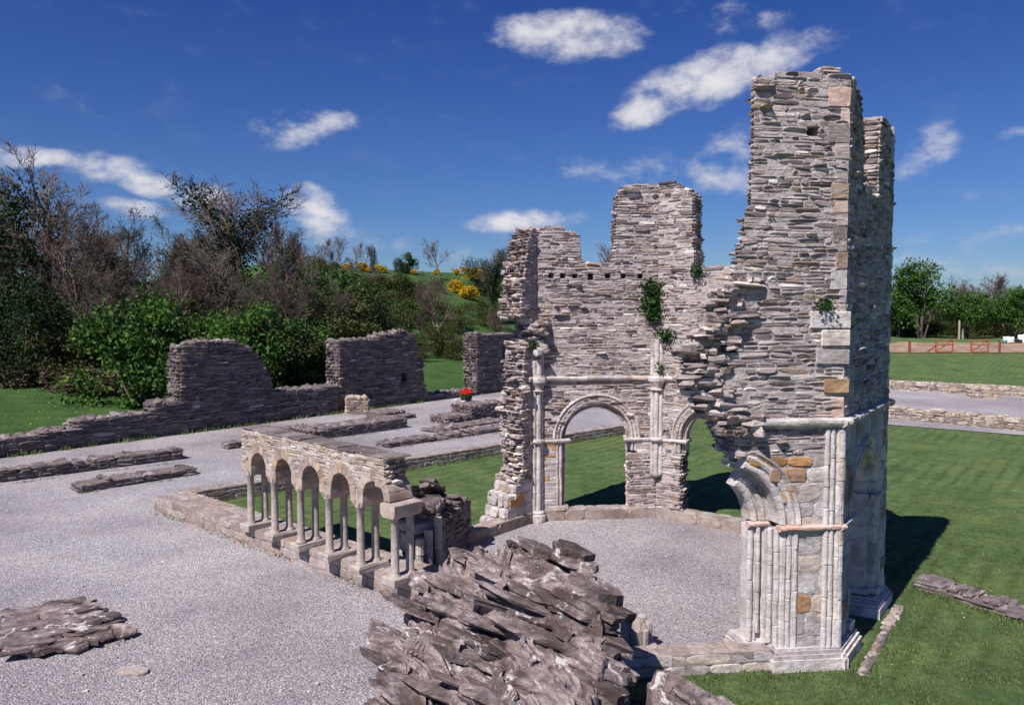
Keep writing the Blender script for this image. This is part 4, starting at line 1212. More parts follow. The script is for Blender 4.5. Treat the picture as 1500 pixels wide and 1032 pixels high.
tree(2, 362, 246, 74, 'large dark ivy clad tree with a broad domed crown standing above the wood', None, 1.3)
tree(1, 138, 300, 58, 'pale barked forked tree in front of the tall spreading one', None, 1.0)
tree(3, 437, 308, 80, 'thin wiry leafless tree just right of the ivy clad one', None, .7)
tree(4, 232, 312, 68, 'slender tree with thin pale green buds in the middle of the wood', None, .9)
tree(1, 245, 372, 60, 'pale trunked tree standing left of the big light green shrub', None, .8)
for kind, px, py, Y, sx_ in ((0, 12, 240, 66, .9), (3, 40, 290, 60, .9), (2, 165, 325, 66, .9), (0, 285, 350, 72, .9), (1, 300, 385, 62, .9), (0, 400, 375, 66, 1.), (4, 265, 340, 78, 1.), (3, 110, 330, 57, .9), (0, -30, 235, 60, 1.), (4, 455, 385, 70, 1.), (3, 440, 400, 63, .9), (2, 320, 330, 84, .9), (4, 350, 400, 57, .9), (1, 180, 390, 56, .8), (4, 480, 400, 72, .9), (4, 190, 300, 80, 1.), (0, 150, 285, 84, 1.)):
    tree(kind, px, py, Y, wl, WOOD, sx_)
sky_g = 'leafless trees along the skyline behind the hill'
for kind, px, py, Y in ((3, 470, 345, 118), (1, 490, 342, 122), (3, 520, 352, 130), (0, 535, 356, 135)):
    tree(kind, px, py, Y, 'small leafless tree on the hill skyline left of the gorse', sky_g)
tree(0, 645, 346, 140, 'broad leafless tree standing on the bare hill crest above the gorse')
tree(2, 726, 358, 118, 'dark twiggy tree on the hillside just left of the octagonal ruin', None, 1.1)
tree(1, 648, 395, 92, 'leafless pale stemmed tree at the foot of the hill behind the humped wall')
tree(4, 735, 440, 88, 'small budding tree below the dark twiggy one on the hillside')
tree(4, 610, 430, 92, 'small budding tree at the foot of the hill beside the dark thicket', None, 1.1)
tree(0, 872, 345, 130, 'leafless tree seen through the window gap of the octagonal ruin', None, 1.2)
tree(3, 895, 365, 130, 'smaller leafless tree at the right of the window gap of the octagonal ruin')
for kind, px, py, Y in ((1, 1425, 402, 128), (3, 1448, 398, 130), (1, 1475, 403, 126), (3, 1500, 410, 128), (1, 1400, 415, 130), (3, 1530, 405, 130)):
    tree(kind, px, py, Y, 'reddish leafless tree behind the green trees at right', 'leafless trees at the right background', 1.3)
BS = {'fresh': bush('green_bush', 201, 2., 3.4, 'leaf_fresh', 6500), 'mid': bush('green_bush', 202, 2.2, 3., 'leaf_mid', 6500), 'dark': bush('evergreen_bush', 203, 2., 4., 'leaf_dark', 12000, .1),
      'olive': bush('budding_bush', 204, 2., 3., 'leaf_olive', 4500, .14), 'bram': bush('bramble_thicket', 205, 2.2, 1.5, 'bramble', 5000, .16), 'gorse': bush('gorse_bush', 206, 1.6, 1.9, 'gorse', 4200, .15),
      'tree': bush('green_tree', 207, 2.6, 6., 'leaf_fresh', 9000, .2, 1.6, 1.6)}
BH = {'fresh': 3.2, 'mid': 2.8, 'dark': 3.8, 'olive': 2.8, 'bram': 1.4, 'gorse': 1.75, 'tree': 5.7}
def shrub(kind, px, py, Y, label, cat, group=None, sxy=1.):
    s = hfor(px, py, Y)/BH[kind]
    return place(BS[kind], px, Y, s, u(0, 6.28), label, cat, group, None, None, sxy)
shrub('fresh', 195, 428, 46, 'big fresh green shrub left of the tall rounded wall fragment', 'shrub', None, .95)
shrub('fresh', 345, 440, 56, 'bright light green shrub rising behind the tall rounded wall fragment', 'shrub', None, 1.)
shrub('fresh', 290, 452, 58, 'light green shrub just left of the bright one behind the wall fragment', 'shrub', None, .9)
for px, py, Y in ((372, 468, 57), (452, 474, 62)):
    shrub('fresh', px, py, Y, 'fresh green shrub in leaf at the sunny edge of the wood', 'shrub', 'fresh green shrubs at the edge of the wood', .9)
shrub('mid', 430, 470, 60, 'dense green bush between the two tall wall fragments', 'shrub', None, 1.1)
shrub('mid', 225, 470, 47, 'darker green bush at the foot of the big fresh shrub', 'shrub', None, 1.)
shrub('dark', 5, 268, 60, 'tall dark evergreen at the left edge of the picture', 'tree', None, .8)
shrub('dark', 30, 400, 54, 'dark evergreen bush below the tall evergreen at the left edge', 'shrub', None, 1.)
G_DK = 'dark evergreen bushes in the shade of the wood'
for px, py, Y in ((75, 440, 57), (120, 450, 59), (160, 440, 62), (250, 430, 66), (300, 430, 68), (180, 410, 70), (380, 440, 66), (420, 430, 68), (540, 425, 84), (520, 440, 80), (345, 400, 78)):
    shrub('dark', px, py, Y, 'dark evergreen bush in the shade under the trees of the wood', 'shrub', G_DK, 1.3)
G_OL = 'olive coloured bushes filling the wood edge'
for px, py, Y in ((140, 470, 55), (90, 480, 54), (270, 470, 60), (390, 470, 60), (455, 450, 66), (480, 425, 76), (500, 460, 72), (320, 445, 64), (410, 480, 58), (240, 440, 64), (580, 450, 92), (600, 490, 84), (640, 480, 86), (670, 495, 84), (720, 490, 86), (620, 505, 80), (745, 500, 84), (560, 480, 82)):
    shrub('olive', px, py, Y, 'olive coloured budding bush along the edge of the wood', 'shrub', G_OL, 1.2)
G_MID = 'green bushes scattered on the lower hillside'
for px, py, Y in ((470, 400, 90), (505, 400, 98), (490, 430, 84), (530, 475, 78), (450, 415, 80), (560, 440, 96), (575, 500, 80), (505, 490, 72), (655, 500, 88)):
    shrub('mid', px, py, Y, 'green bush on the lower hillside beyond the dark walls', 'shrub', G_MID, 1.3)
for i_, (kind, px, py, pb) in enumerate((('mid', 405, 400, 446), ('olive', 425, 395, 440), ('mid', 450, 392, 436), ('olive', 470, 385, 425), ('mid', 488, 386, 416), ('mid', 515, 404, 428), ('olive', 540, 404, 432), ('mid', 560, 404, 432), ('olive', 580, 404, 440), ('mid', 480, 405, 448), ('olive', 510, 412, 450), ('mid', 540, 418, 456), ('olive', 570, 430, 466), ('mid', 600, 440, 480), ('mid', 440, 372, 410), ('mid', 460, 376, 408))):
    shrub(kind, px, py, hit(px, pb), 'green bush on the lower hillside beyond the dark walls' if kind == 'mid' else 'olive coloured budding bush on the slope below the skyline', 'shrub', G_MID if kind == 'mid' else 'olive coloured bushes on the slope', 1.5)
for px, py, pb in ((420, 358, 420), (450, 352, 418), (480, 366, 420), (505, 372, 425), (398, 350, 430), (560, 385, 440)):
    tree(0 if px % 20 else 3, px, py, hit(px, pb), 'leafless tree among the bushes on the slope below the skyline', 'leafless trees on the bushy slope', 1.2)
for px, py, pb in ((620, 424, 452), (635, 440, 470), (660, 446, 478), (700, 440, 466), (722, 450, 482), (676, 462, 490), (640, 410, 428), (712, 412, 430), (650, 470, 500), (605, 412, 440)):
    shrub('olive', px, py, hit(px, pb), 'low rough scrub bush dotted on the open green slope', 'shrub', 'scrub bushes on the open slope', 1.4)
shrub('dark', 587, 376, 140, 'dark round tree on the hill skyline right of the column shaped conifer', 'tree', None, 1.)
shrub('dark', 548, 359, 138, 'small column shaped dark conifer on the hill skyline', 'tree', None, .45)
shrub('mid', 597, 371, 142, 'green tree on the hill skyline beside the dark round one', 'tree', None, .9)
shrub('dark', 588, 398, 128, 'dark bush on the hillside below the round skyline tree', 'shrub', None, 1.6)
shrub('dark', 706, 376, 136, 'dark bush at the right end of the gorse on the skyline', 'shrub', None, 1.)
for px, py, pb, lb in ((687, 418, 440, 'lone rounded yellow gorse bush lowest on the hillside'), (669, 409, 428, 'yellow gorse bush with brown lower twigs just above the lone one'), (531, 383, 397, 'brightest yellow gorse clump at the left of the hill crest'), (508, 385, 396, 'duller yellow gorse clump left of the brightest one'),
                      (682, 390, 401, 'wide yellow gorse clump on the crest above the lone gorse bush'), (668, 393, 402, 'yellow gorse clump at the left of the wide crest clump'), (697, 391, 401, 'yellow gorse clump at the right of the wide crest clump'), (640, 394, 402, 'low yellow gorse under the broad leafless tree on the crest'), (558, 387, 399, 'low yellow gorse at the foot of the column shaped conifer'), (605, 393, 402, 'yellow gorse beside the dark round skyline tree')):
    Y = hit(px, pb)
    w_ = 1.25 if pb < 410 else .95
    shrub('gorse', px, py, Y, lb, 'gorse', 'gorse bushes in flower on the hill', w_)
G_BR = 'brown bramble thickets along the field edge'
for px, py, Y in ((15, 530, 54), (60, 528, 54), (105, 530, 53), (145, 535, 52), (-30, 528, 54), (250, 505, 58), (180, 535, 50)):
    shrub('bram', px, py, Y, 'brown bramble thicket along the far edge of the left field', 'thicket', G_BR, 1.3)
shrub('tree', 1350, 386, 116, 'largest round green tree right of the tower', 'tree', None, 1.15)
shrub('tree', 1415, 428, 114, 'smaller green tree in the gap between the two timber gates', 'tree', None, 1.3)
shrub('tree', 1490, 424, 114, 'green tree at the right edge of the picture', 'tree', None, 1.3)
shrub('tree', 1318, 420, 122, 'green tree half hidden behind the tower edge', 'tree', None, 1.1)
for px, py, Y in ((1320, 470, 122), (1370, 472, 121), (1400, 468, 122), (1435, 462, 122), (1460, 465, 122), (1500, 468, 122), (1535, 468, 122), (1345, 460, 126), (1480, 455, 127)):
    shrub('olive', px, py, Y, 'brownish undergrowth bush beneath the trees at right', 'shrub', 'undergrowth bushes at right', 1.5)
for px, py, Y in ((1330, 450, 130), (1380, 448, 131), (1430, 440, 132), (1475, 440, 131), (1520, 442, 131)):
    shrub('dark', px, py, Y, 'dark bush in the shade behind the trees at right', 'shrub', 'dark bushes at right', 1.6)
# the tree line goes on behind the ruin and past the left edge
for i_, px in enumerate(range(790, 1300, 38)):
    if i_ % 2: shrub('tree', px, 425+12*(i_ % 3), 122+5*(i_ % 4), 'green tree of the far field edge hidden behind the ruin', 'tree', 'trees of the far field edge', 1.3)
    else: tree((3, 0, 1)[i_ % 3], px, 405+10*(i_ % 3), 128+5*(i_ % 3), 'leafless tree of the far field edge hidden behind the ruin', 'leafless trees of the far field edge', 1.2)
for i_, px in enumerate(range(-330, -50, 40)):
    tree((0, 3, 2, 4)[i_ % 4], px, 260+20*(i_ % 3), 60+4*(i_ % 2), wl, WOOD, 1.1)
    shrub('dark', px+15, 430, 58, 'dark evergreen bush in the shade under the trees of the wood', 'shrub', G_DK, 1.4)
# far-off wood behind everything, one mass
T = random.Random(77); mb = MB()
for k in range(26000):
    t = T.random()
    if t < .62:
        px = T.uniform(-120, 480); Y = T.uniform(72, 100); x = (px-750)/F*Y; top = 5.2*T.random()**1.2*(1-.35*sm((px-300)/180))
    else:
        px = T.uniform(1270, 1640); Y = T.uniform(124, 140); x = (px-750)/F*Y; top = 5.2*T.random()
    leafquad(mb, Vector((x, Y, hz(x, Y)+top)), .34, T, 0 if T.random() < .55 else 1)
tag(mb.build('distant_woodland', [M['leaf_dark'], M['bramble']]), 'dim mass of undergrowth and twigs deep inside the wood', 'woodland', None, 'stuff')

# ------------------------------------------------------------------ grass blades on the near lawn, tufts along wall feet
def blade_mat():
    return leaf_mat('grass_blades', [(0., (.048, .084, .026)), (.5, (.102, .155, .053)), (.85, (.155, .20, .078)), (1., (.26, .24, .12))], .3)
M['blade'] = blade_mat()
def blade(mb, p, h, T):
    a = T.random()*6.28; w_ = h*.16; dx, dy = math.cos(a), math.sin(a); l = h*T.uniform(.2, .7)
    mb.v.extend([(p[0]-dy*w_, p[1]+dx*w_, p[2]), (p[0]+dy*w_, p[1]-dx*w_, p[2]), (p[0]+dx*l, p[1]+dy*l, p[2]+h)])
    n_ = len(mb.v); mb.f.append((n_-3, n_-2, n_-1)); mb.m.append(0)
T = random.Random(9); mb = MB()
def inoct(x, y, grow_=0.):
    return math.hypot(x-OC[0], y-OC[1]) < RI+TH+.25+grow_
k = 0
while k < 70000:
    x = T.uniform(2.6, 15); y = T.uniform(9.5, 26)
    if inoct(x, y) or abs(x/y) > .75: continue
    if T.random() > (12./y)**2 or nz(x*1.6, y*1.6, 3.)+.25*nz(x*5, y*5, 1.) < T.uniform(-.5, .35): continue
    blade(mb, (x, y, -.14), T.uniform(.025, .06), T); k += 1
def feet(p, q, n, w_=.1, z=-.13, hh=(.05, .14)):
    for k in range(n):
        t = T.random(); c = lerp(p, q, t)
        if nz(c.x*1.3, c.y*1.3, 5.) < -.1: continue
        blade(mb, (c.x+T.gauss(0, w_), c.y+T.gauss(0, w_), z), T.uniform(*hh), T)
feet(O['C5']+Vector((-.4, -.25, 0)), O['C6']+Vector((0, -.25, 0)), 900, .12, -.13, (.03, .08)); feet(WD.P(-.3, -.6, 0), WD.P(3.7, -.5, 0), 700, .1, -.13, (.03, .08))
feet(gp(1338, 862, -.13), gp(1520, 920, -.13), 900, .1, -.13, (.03, .09)); feet(gp(1340, 852, -.13), gp(1500, 898, -.13), 600, .1, -.13, (.03, .09))
feet(AW0+d2*1.2, AW1+d2*1.2, 1800, .08); feet(GE0+gdir*1.3-Vector((-gdir.y, gdir.x, 0))*.6, GE0+gdir*24-Vector((-gdir.y, gdir.x, 0))*.6, 1500, .08)
feet(I['C8'], O['C1'], 700, .3); feet(LWa+LWn*-.15, LWb+LWn*-.15, 1800, .12, 0., (.08, .25)); feet(gp(-60, 912), gp(178, 940), 260, .1, 0., (.04, .1))
for (p, q, n) in ((gp(-120, 726), gp(268, 676), 500), (gp(118, 724), gp(288, 697), 250), (AW0-d2*.05, AW1-d2*.05, 500), (gp(568, 658), gp(745, 632), 250), (gp(452, 648), gp(597, 628), 200)):
    feet(p, q, n, .07, 0., (.03, .09))
tag(mb.build('grass', [M['blade']]), 'short turf blades and ragged tufts along the feet of the walls', 'grass', None, 'stuff')

# loose stones on the gravel, flowers in the grass
mb = MB(); k = 0
def ongravel(x, y):
    v = Vector((x, y, 0))-AW1
    if math.hypot(x-OC[0], y-OC[1]) < RI-.2: return True
    return v.dot(d2) < -.1 and not (-2.4 < x < 4 and y < 13.2) and not ((x, y) > (0, 0) and x > 1.5)
while k < 750:
    y = 12+30*T.random()**1.6; x = y*T.uniform(-.68, .25)
    if not ongravel(x, y) or (x-LWa.x)*LWn.x+(y-LWa.y)*LWn.y > -.4: continue
    if nz(x*.5, y*.5, 2.) < T.uniform(-.6, .5): continue
    a_ = T.uniform(.010, .022)*(1+.9*(T.random() < .06)); th = T.random()*6.28
    shard(mb, Vector((x, y, a_*.9)), Vector((math.cos(th), math.sin(th), 0)), Vector((-math.sin(th), math.cos(th), 0)), UP, a_*1.3, a_, a_*1.1); k += 1
tag(mb.build('loose_stones', [M['ashlar']]), 'scatter of larger loose stones on the gravel', 'stones', None, 'stuff')
M['dandelion'] = leaf_mat('dandelion_flowers', [(0., (.6, .42, .02)), (1., (.8, .6, .04))], .1)
M['daisy'] = leaf_mat('daisy_flowers', [(0., (.6, .6, .56)), (1., (.8, .8, .76))], .1)
mb = MB(); k = 0
while k < 560:
    if k < 420: px, py = T.uniform(-40, 250), T.uniform(556, 625); p = None; q = Vector((0, 0, H))+ray(px, py)*T.uniform(38, 62); p = Vector((q.x, q.y, hz(q.x, q.y)+.09)); m_ = 0 if T.random() < .8 else 1
    else: y = T.uniform(13, 40); x = y*T.uniform(.2, .7); p = Vector((x, y, -.09)); m_ = 1
    if k >= 420 and (inoct(p.x, p.y) or nz(p.x*.6, p.y*.6, 7.) < .1): continue
    leafquad(mb, p, (.055 if k < 420 else .03), T, m_); k += 1
tag(mb.build('meadow_flowers', [M['dandelion'], M['daisy']]), 'dandelions and daisies dotted in the grass', 'flowers', None, 'stuff')

# ------------------------------------------------------------------ plants on the ruin
def wallplant(name, label, cat, W, s, z, d, w, h, n, ls, seed, drop=0.):
    T = random.Random(seed); mb = MB(); c = W.P(s, d, z)
    for k in range(n):
        a = T.gauss(0, 1); b = T.random()
        p = c+W.eu*(a*w*.4*(1.1-.5*b))+UP*(h*(.5-b)+T.gauss(0, .04))+W.en*(abs(T.gauss(.06, .09)))
        leafquad(mb, p, ls, T)
    for k in range(5):
        q = c+W.eu*u(-w, w)*.3; tube(mb, [q+UP*h*.4, q+W.en*.05, q-UP*h*.45], .012, .006, 4, 1)
    return tag(mb.build(name, [M['ivy'], M['bark']], origin=tuple(c)), label, cat)
wallplant('ivy', 'dark green ivy clump hanging on the back corner above the clustered shaft', 'ivy', WB, 3.38, 6.3, -.02, .5, 1.15, 900, .085, 1)
wallplant('wall_creeper', 'small green plant rooted low beside the cut shaft above the cornice', 'plant', WC, .32, 5.3, -.02, .42, .3, 200, .08, 2)
wallplant('wall_creeper', 'tuft of leaves on the torn top edge left of the tower', 'plant', WC, 1.25, 7.12, -.05, .3, .3, 160, .08, 3)
wallplant('wall_creeper', 'little green tuft growing from the lit face of the tower', 'plant', WE, .42, 6.12, -.03, .26, .16, 130, .06, 4)
wallplant('wall_creeper', 'tiny green tuft at the foot of the cut shaft on the cornice', 'plant', WC, .12, 4.3, -.05, .2, .35, 110, .07, 5)
wallplant('wall_creeper', 'green tuft on the broken wall end above the corner shaft', 'plant', WA, .25, 5.0, -.05, .22, .2, 90, .07, 6)

# ------------------------------------------------------------------ small things
def box(mb, c, ex, ey, ez, a, b, h, m=0):
    vs = [c+ex*(sx_*a/2)+ey*(sy*b/2)+ez*(sz*h) for sz in (0, 1) for sx_, sy in ((-1, -1), (1, -1), (1, 1), (-1, 1))]
    mb.add(vs, [(3, 2, 1, 0), (4, 5, 6, 7), (0, 1, 5, 4), (1, 2, 6, 5), (2, 3, 7, 6), (3, 0, 4, 7)], m)
X, Yv = Vector((1, 0, 0)), Vector((0, 1, 0))
def bar(mb, p, q, w, m=0):
    d = (q-p); l = d.length; d.normalize(); a = d.cross(Yv).normalized(); b = d.cross(a)
    box(mb, p, a, b, d, w, w, l, m)
def at_ground(px, Y):
    x = (px-750)/F*Y; return Vector((x, Y, hz(x, Y)))
def gate(px, Y, w, h, label, ramp=False):
    g0 = at_ground(px, Y); root = empty('timber_gate', g0, label, 'gate', 'orange timber gates at the right')
    for s_ in (-1, 1):
        mb = MB(); box(mb, g0+X*(s_*w/2)-UP*.3, X, Yv, UP, .14, .14, h+.4); mb.build('gate_post', [M['orange']], root)
    mb = MB()
    for z in (h*.98, h*.62, h*.12): box(mb, g0+UP*(z-.06)+Yv*.0, X, Yv, UP, w-.14, .07, .12)
    mb.build('rails', [M['orange']], root)
    mb = MB(); bar(mb, g0-X*(w/2-.1)+UP*.2+Yv*.09, g0+X*(w/2-.1)+UP*h*.94+Yv*.09, .1); mb.build('brace', [M['orange']], root)
    if ramp:
        mb = MB(); bar(mb, g0-X*(w/2+1.1)+UP*.02, g0-X*(w/2)+UP*h*.6, .12); mb.build('prop', [M['red_timber']], root)
gate(1384, 93, 2., 1.6, 'orange timber gate with a slanting prop at right background', True)
gate(1436, 93, 2., 1.6, 'orange timber gate with a diagonal brace beside the lone red post')
def post(name, px, Y, h, w, mat, label):
    p = at_ground(px, Y); mb = MB(); vs_ = p-UP*.3
    lathe(mb, vs_, [(w*.55, p.z-.3), (w*.5, p.z+h-.05), (w*.4, p.z+h)], 8, 0, .005)
    mb.build(name, [M[mat]], origin=tuple(p)); o = bpy.data.objects[-1] if False else None
    return label
def post2(px, Y, h, w, mat, label):
    p = at_ground(px, Y); mb = MB()
    lathe(mb, p, [(w*.55, p.z-.3), (w*.5, p.z+h-.06), (w*.38, p.z+h)], 8, 0, .005)
    tag(mb.build('timber_post', [M[mat]], origin=tuple(p)), label, 'post')
post2(1465, 93, 1.65, .24, 'red_timber', 'lone red brown timber post right of the gates')
post2(1333, 93, 1.5, .3, 'red_timber', 'red brown timber post nearest the tower')
post2(1405, 112, 2.7, .26, 'pale_timber', 'tall pale timber post behind the gap between the gates')
post2(1410.5, 113, 1.5, .24, 'pale_timber', 'short pale timber post right of the tall pale one')
# sandy strip behind the gates
mb = MB(); NX = 60
for i in range(NX+1):
    x = 38+60*i/NX
    for y in (93.6+.4*nz(x*.3, 1.), 95, 97, 99.5, 102, 104.5+1.8*nz(x*.35, 4.)): mb.v.append((x, y, hz(x, y)+.06))
for i in range(NX):
    for j in range(5):
        a = i*6+j; mb.f.append((a, a+6, a+7, a+1)); mb.m.append(0)
tag(mb.build('sandy_path', [M['sand']]), kind='structure')
def bundle(px, Y, w, h, label, mats):
    p = at_ground(px, Y)+UP*.08; root = empty('wrapped_bundle', p, label, 'bundle')
    mb = MB(); slab(mb, p+UP*h, X, Yv, w/2, .35, h*.98, 14, .15); mb.build('wrapping', [M[mats[0]]], root)
    mb = MB(); slab(mb, p+UP*h*.5-X*w*.45, X, Yv, w*.22, .4, h*.45, 12, .2); mb.build('loose_sheet', [M[mats[1]]], root)
bundle(1478, 104, 1.3, .75, 'white wrapped bundle on the sandy strip right of the red post', ('white', 'teal'))
bundle(1500, 104, 1.5, 1., 'pale bundle on the sandy strip cut by the right edge of the picture', ('white', 'tub'))
# red flowers in a tub
p = gp(683, 588); fl = empty('flower_tub', p, 'bright red flowers in a dark tub at the foot of the slit window wall', 'flower tub')
mb = MB(); lathe(mb, p, [(.3, 0), (.4, .3), (.42, .34), (.36, .34)], 12, 0); mb.build('tub', [M['tub']], fl)
T = random.Random(3); mb = MB()
for k in range(420):
    d = Vector((T.gauss(0, 1), T.gauss(0, 1), abs(T.gauss(0, 1)))).normalized()*T.uniform(.2, .42); leafquad(mb, p+UP*.55+Vector((d.x, d.y, d.z*.8)), .12, T)
mb.build('blooms', [M['petal']], fl)
mb = MB()
for k in range(200): leafquad(mb, p+Vector((T.gauss(0, .26), T.gauss(0, .26), T.uniform(.3, .6))), .12, T)
mb.build('foliage', [M['leaf_mid']], fl)
mb = MB()
for px, py in ((667, 588), (672, 589), (678, 590)):
    c = gp(px, py); tag_o = None; slab(mb, c+UP*.16, X, Yv, .16, .12, .14, 9, .2)
tag(mb.build('stone_row', [M['ashlar']], origin=tuple(gp(672, 589))), 'little row of pale stones left of the red flower tub', 'stones')
# white and brown boards on the left field
d_ = ray(176, 578); bx_ = None
for k in range(200):
    q = Vector((0, 0, H))+d_*(20+k*.25)
    if q.z < hz(q.x, q.y): bx_ = q; break
bx_ = bx_ or gp(176, 578)
bd = empty('board_trough', (bx_.x, bx_.y, hz(bx_.x, bx_.y)), 'white board propped against a brown plank on the left field', 'boards')
c = bd.location.copy()
mb = MB(); box(mb, c+UP*.05-X*.45, X, (Yv*.5+UP*.86).normalized(), (UP*.5-Yv*.86).normalized(), 1., .45, .05); mb.build('plank', [M['plank']], bd)
mb = MB(); ex = (X*.96-UP*.28).normalized(); box(mb, c+UP*.28+X*.4, ex, (Yv*.6+UP*.8).normalized(), (UP*.6-Yv*.8).normalized(), .95, .5, .04); mb.build('white_board', [M['white']], bd)

# ------------------------------------------------------------------ light, sky, camera
PHI, EL = rad(51.8), rad(50.5)
sun = bpy.data.lights.new('sun', 'SUN'); sun.energy = 5.; sun.angle = rad(.53); sun.color = (1., .94, .875)
so = bpy.data.objects.new('sun', sun); COL.objects.link(so)
so.rotation_euler = Vector((math.cos(PHI)*math.cos(EL), math.sin(PHI)*math.cos(EL), -math.sin(EL))).to_track_quat('-Z', 'Y').to_euler()
so.location = (-20, -20, 40)
w = bpy.data.worlds.new('World'); sc.world = w; w.use_nodes = True
nt = w.node_tree; nt.nodes.clear(); g = G(nt)
out = g.n('ShaderNodeOutputWorld'); bg = g.n('ShaderNodeBackground'); g.l(bg.outputs[0], out.inputs[0])
bg.inputs[1].default_value = .052
sky = g.n('ShaderNodeTexSky'); sky.sky_type = 'NISHITA'; sky.sun_disc = False
sky.sun_elevation = EL; sky.sun_rotation = math.atan2(-math.cos(PHI), -math.sin(PHI)) % (2*math.pi)
sky.altitude = 0; sky.air_density = 1.; sky.dust_density = .3; sky.ozone_density = 3.
gam = g.n('ShaderNodeGamma'); gam.inputs[1].default_value = 1.35
sepz = g.n('ShaderNodeSeparateXYZ'); g.l(g.n('ShaderNodeTexCoord').outputs['Generated'], sepz.inputs[0])
skyc = g.mix(1., sky.outputs[0], g.ramp(sepz.outputs[2], [(0., (.66, .86, 1.20)), (.12, (.48, .71, 1.18)), (.38, (.27, .48, 1.13))]), 'MULTIPLY')
tc = g.n('ShaderNodeTexCoord').outputs['Generated']
CLOUDS = [  # centre px, half sizes, tilt (deg, up to the right), density
    (835, 52, 95, 30, -4, 1.), (790, 62, 40, 20, 0, .8), (890, 66, 40, 16, -10, .5),
    (960, 145, 62, 26, 22, .95), (1040, 118, 80, 30, 14, 1.), (1110, 100, 60, 24, 10, .9), (1172, 68, 52, 20, 5, .55), (1085, 28, 50, 20, 0, .5), (980, 22, 40, 14, 20, .2), (1020, 10, 60, 12, 10, .2),
    (440, 190, 58, 24, 8, .75), (475, 180, 40, 20, -5, .6), (385, 210, 30, 12, 10, .25),
    (30, 230, 62, 12, 3, .9), (160, 248, 46, 17, 4, .95), (215, 264, 42, 14, -6, .85), (290, 284, 40, 15, 4, .9), (200, 304, 40, 12, 6, .75), (160, 300, 26, 8, 0, .4), (440, 285, 30, 14, 0, .6),
    (465, 315, 50, 26, -18, .95), (500, 345, 85, 20, -10, .55), (560, 352, 50, 10, 0, .35),
    (768, 323, 82, 15, 2, .95), (762, 345, 60, 9, 0, .3), (620, 345, 30, 8, 0, .15),
    (855, 245, 40, 14, 6, .5), (805, 252, 22, 9, 0, .3), (960, 255, 90, 20, 3, .4), (1060, 255, 75, 26, 4, .6), (1068, 212, 45, 30, 25, .6), (950, 225, 60, 14, 10, .2),
    (1345, 222, 46, 26, 22, .6), (1455, 288, 55, 13, 5, .3), (1350, 370, 90, 26, 0, .35), (1480, 340, 70, 18, 4, .3), (1495, 192, 25, 10, 10, .35),
    (95, 140, 50, 12, -22, .22), (20, 115, 40, 12, 5, .15), (20, 170, 60, 30, 0, .06), (545, 335, 30, 8, 0, .2), (1400, 395, 150, 16, 0, .35), (700, 375, 120, 14, 0, .3)]
nzv = g.n('ShaderNodeTexNoise'); nzv.inputs['Scale'].default_value = 24; nzv.inputs['Detail'].default_value = 9; nzv.inputs['Roughness'].default_value = .58
mp = g.n('ShaderNodeMapping'); mp.inputs['Scale'].default_value = (1, 1, 1.7); g.l(tc, mp.inputs[0]); g.l(mp.outputs[0], nzv.inputs['Vector'])
warp = g.n('ShaderNodeVectorMath'); warp.operation = 'MULTIPLY_ADD'
nzc = g.n('ShaderNodeTexNoise'); nzc.inputs['Scale'].default_value = 9; nzc.inputs['Detail'].default_value = 5; g.l(tc, nzc.inputs['Vector'])
sub = g.n('ShaderNodeVectorMath'); sub.operation = 'SUBTRACT'; sub.inputs[1].default_value = (.5, .5, .5); g.l(nzc.outputs['Color'], sub.inputs[0])
warp.inputs[1].default_value = (.045, .045, .03); g.l(sub.outputs[0], warp.inputs[0]); g.l(tc, warp.inputs[2])
acc = None
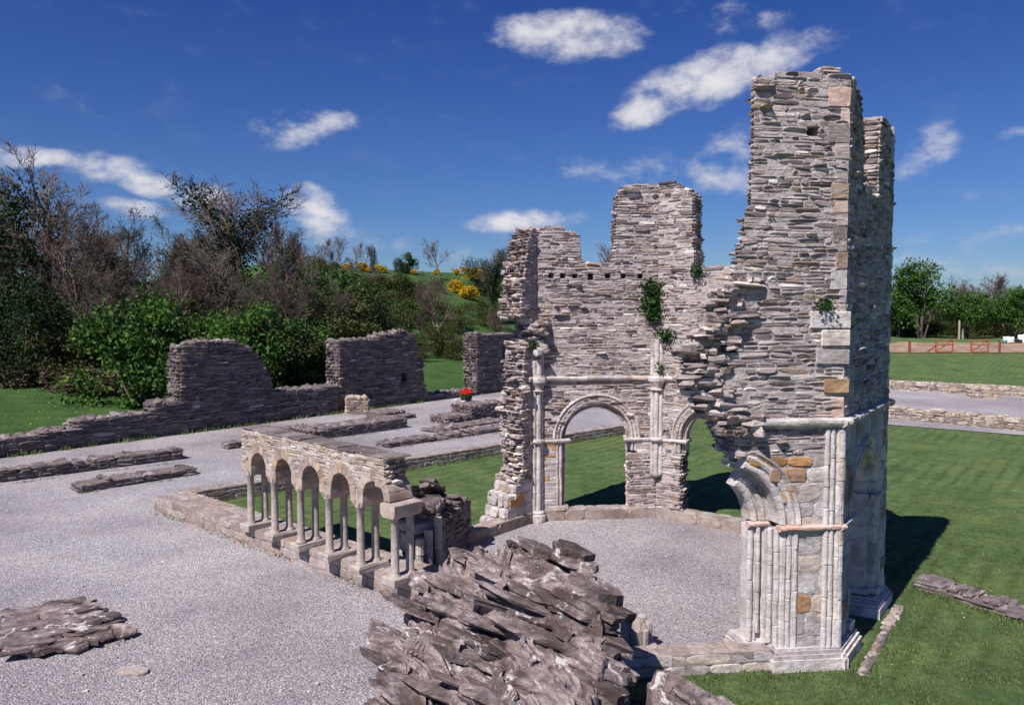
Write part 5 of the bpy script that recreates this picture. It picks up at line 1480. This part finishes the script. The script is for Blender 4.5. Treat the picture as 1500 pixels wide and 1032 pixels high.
for px, py, a, b, tilt, den in CLOUDS:
    c = ray(px, py).normalized(); e1 = c.cross(UP).normalized(); e2 = e1.cross(c)
    t = rad(tilt); f1 = e1*math.cos(t)+e2*math.sin(t); f2 = -e1*math.sin(t)+e2*math.cos(t)
    ka, kb = F/(a*1.4), F/(b*1.5)
    dl = []
    for f, k in ((f1, ka), (f2, kb)):
        n = g.n('ShaderNodeVectorMath'); n.operation = 'DOT_PRODUCT'; g.l(warp.outputs[0], n.inputs[0]); n.inputs[1].default_value = tuple(f*k); dl.append(n.outputs['Value'])
    r2_ = g.math('MULTIPLY_ADD', dl[0], dl[0], g.math('MULTIPLY', dl[1], dl[1]))
    v = g.math('MULTIPLY_ADD', r2_, -den, den, True)          # den*(1-r^2)
    acc = v if acc is None else g.math('SMOOTH_MAX', acc, v, .15)
front = g.n('ShaderNodeVectorMath'); front.operation = 'DOT_PRODUCT'; g.l(tc, front.inputs[0]); front.inputs[1].default_value = (0, 1, 0)
acc = g.math('MULTIPLY', acc, g.math('GREATER_THAN', front.outputs['Value'], .2))
# edges broken up by noise
den_ = g.math('SUBTRACT', g.math('MULTIPLY', acc, 1.35), g.math('MULTIPLY', nzv.outputs['Fac'], 3.0))
den_ = g.math('ADD', den_, 1.33)
mask = g.n('ShaderNodeMapRange'); mask.interpolation_type = 'SMOOTHSTEP'; g.l(den_, mask.inputs[0])
mask.inputs[1].default_value = .0; mask.inputs[2].default_value = 1.45
cut = g.n('ShaderNodeMapRange'); cut.interpolation_type = 'SMOOTHSTEP'; g.l(acc, cut.inputs[0]); cut.inputs[1].default_value = .02; cut.inputs[2].default_value = .42
mk = g.math('MULTIPLY', mask.outputs[0], cut.outputs[0])
ccol = g.ramp(g.math('ADD', g.math('MULTIPLY', nzv.outputs['Fac'], .6), g.math('MULTIPLY', den_, .35)), [(.3, (6.0, 6.6, 8.6)), (.75, (11., 10.8, 11.4))])
g.l(g.mix(mk, skyc, ccol), bg.inputs[0])

cam = bpy.data.cameras.new('camera'); co = bpy.data.objects.new('camera', cam); COL.objects.link(co)
co.location = (0, 0, H); co.rotation_euler = (rad(90)-PIT, 0, 0)
cam.sensor_fit = 'HORIZONTAL'; cam.sensor_width = 36; cam.lens = F/1500*36; cam.clip_end = 3000; cam.clip_start = .1
sc.camera = co
sc.view_settings.view_transform = 'Standard'; sc.view_settings.look = 'None'; sc.view_settings.exposure = .42; sc.view_settings.gamma = 1
try:
    sc.cycles.max_bounces = 5; sc.cycles.diffuse_bounces = 2; sc.cycles.transmission_bounces = 3; sc.cycles.transparent_max_bounces = 4
except Exception: pass
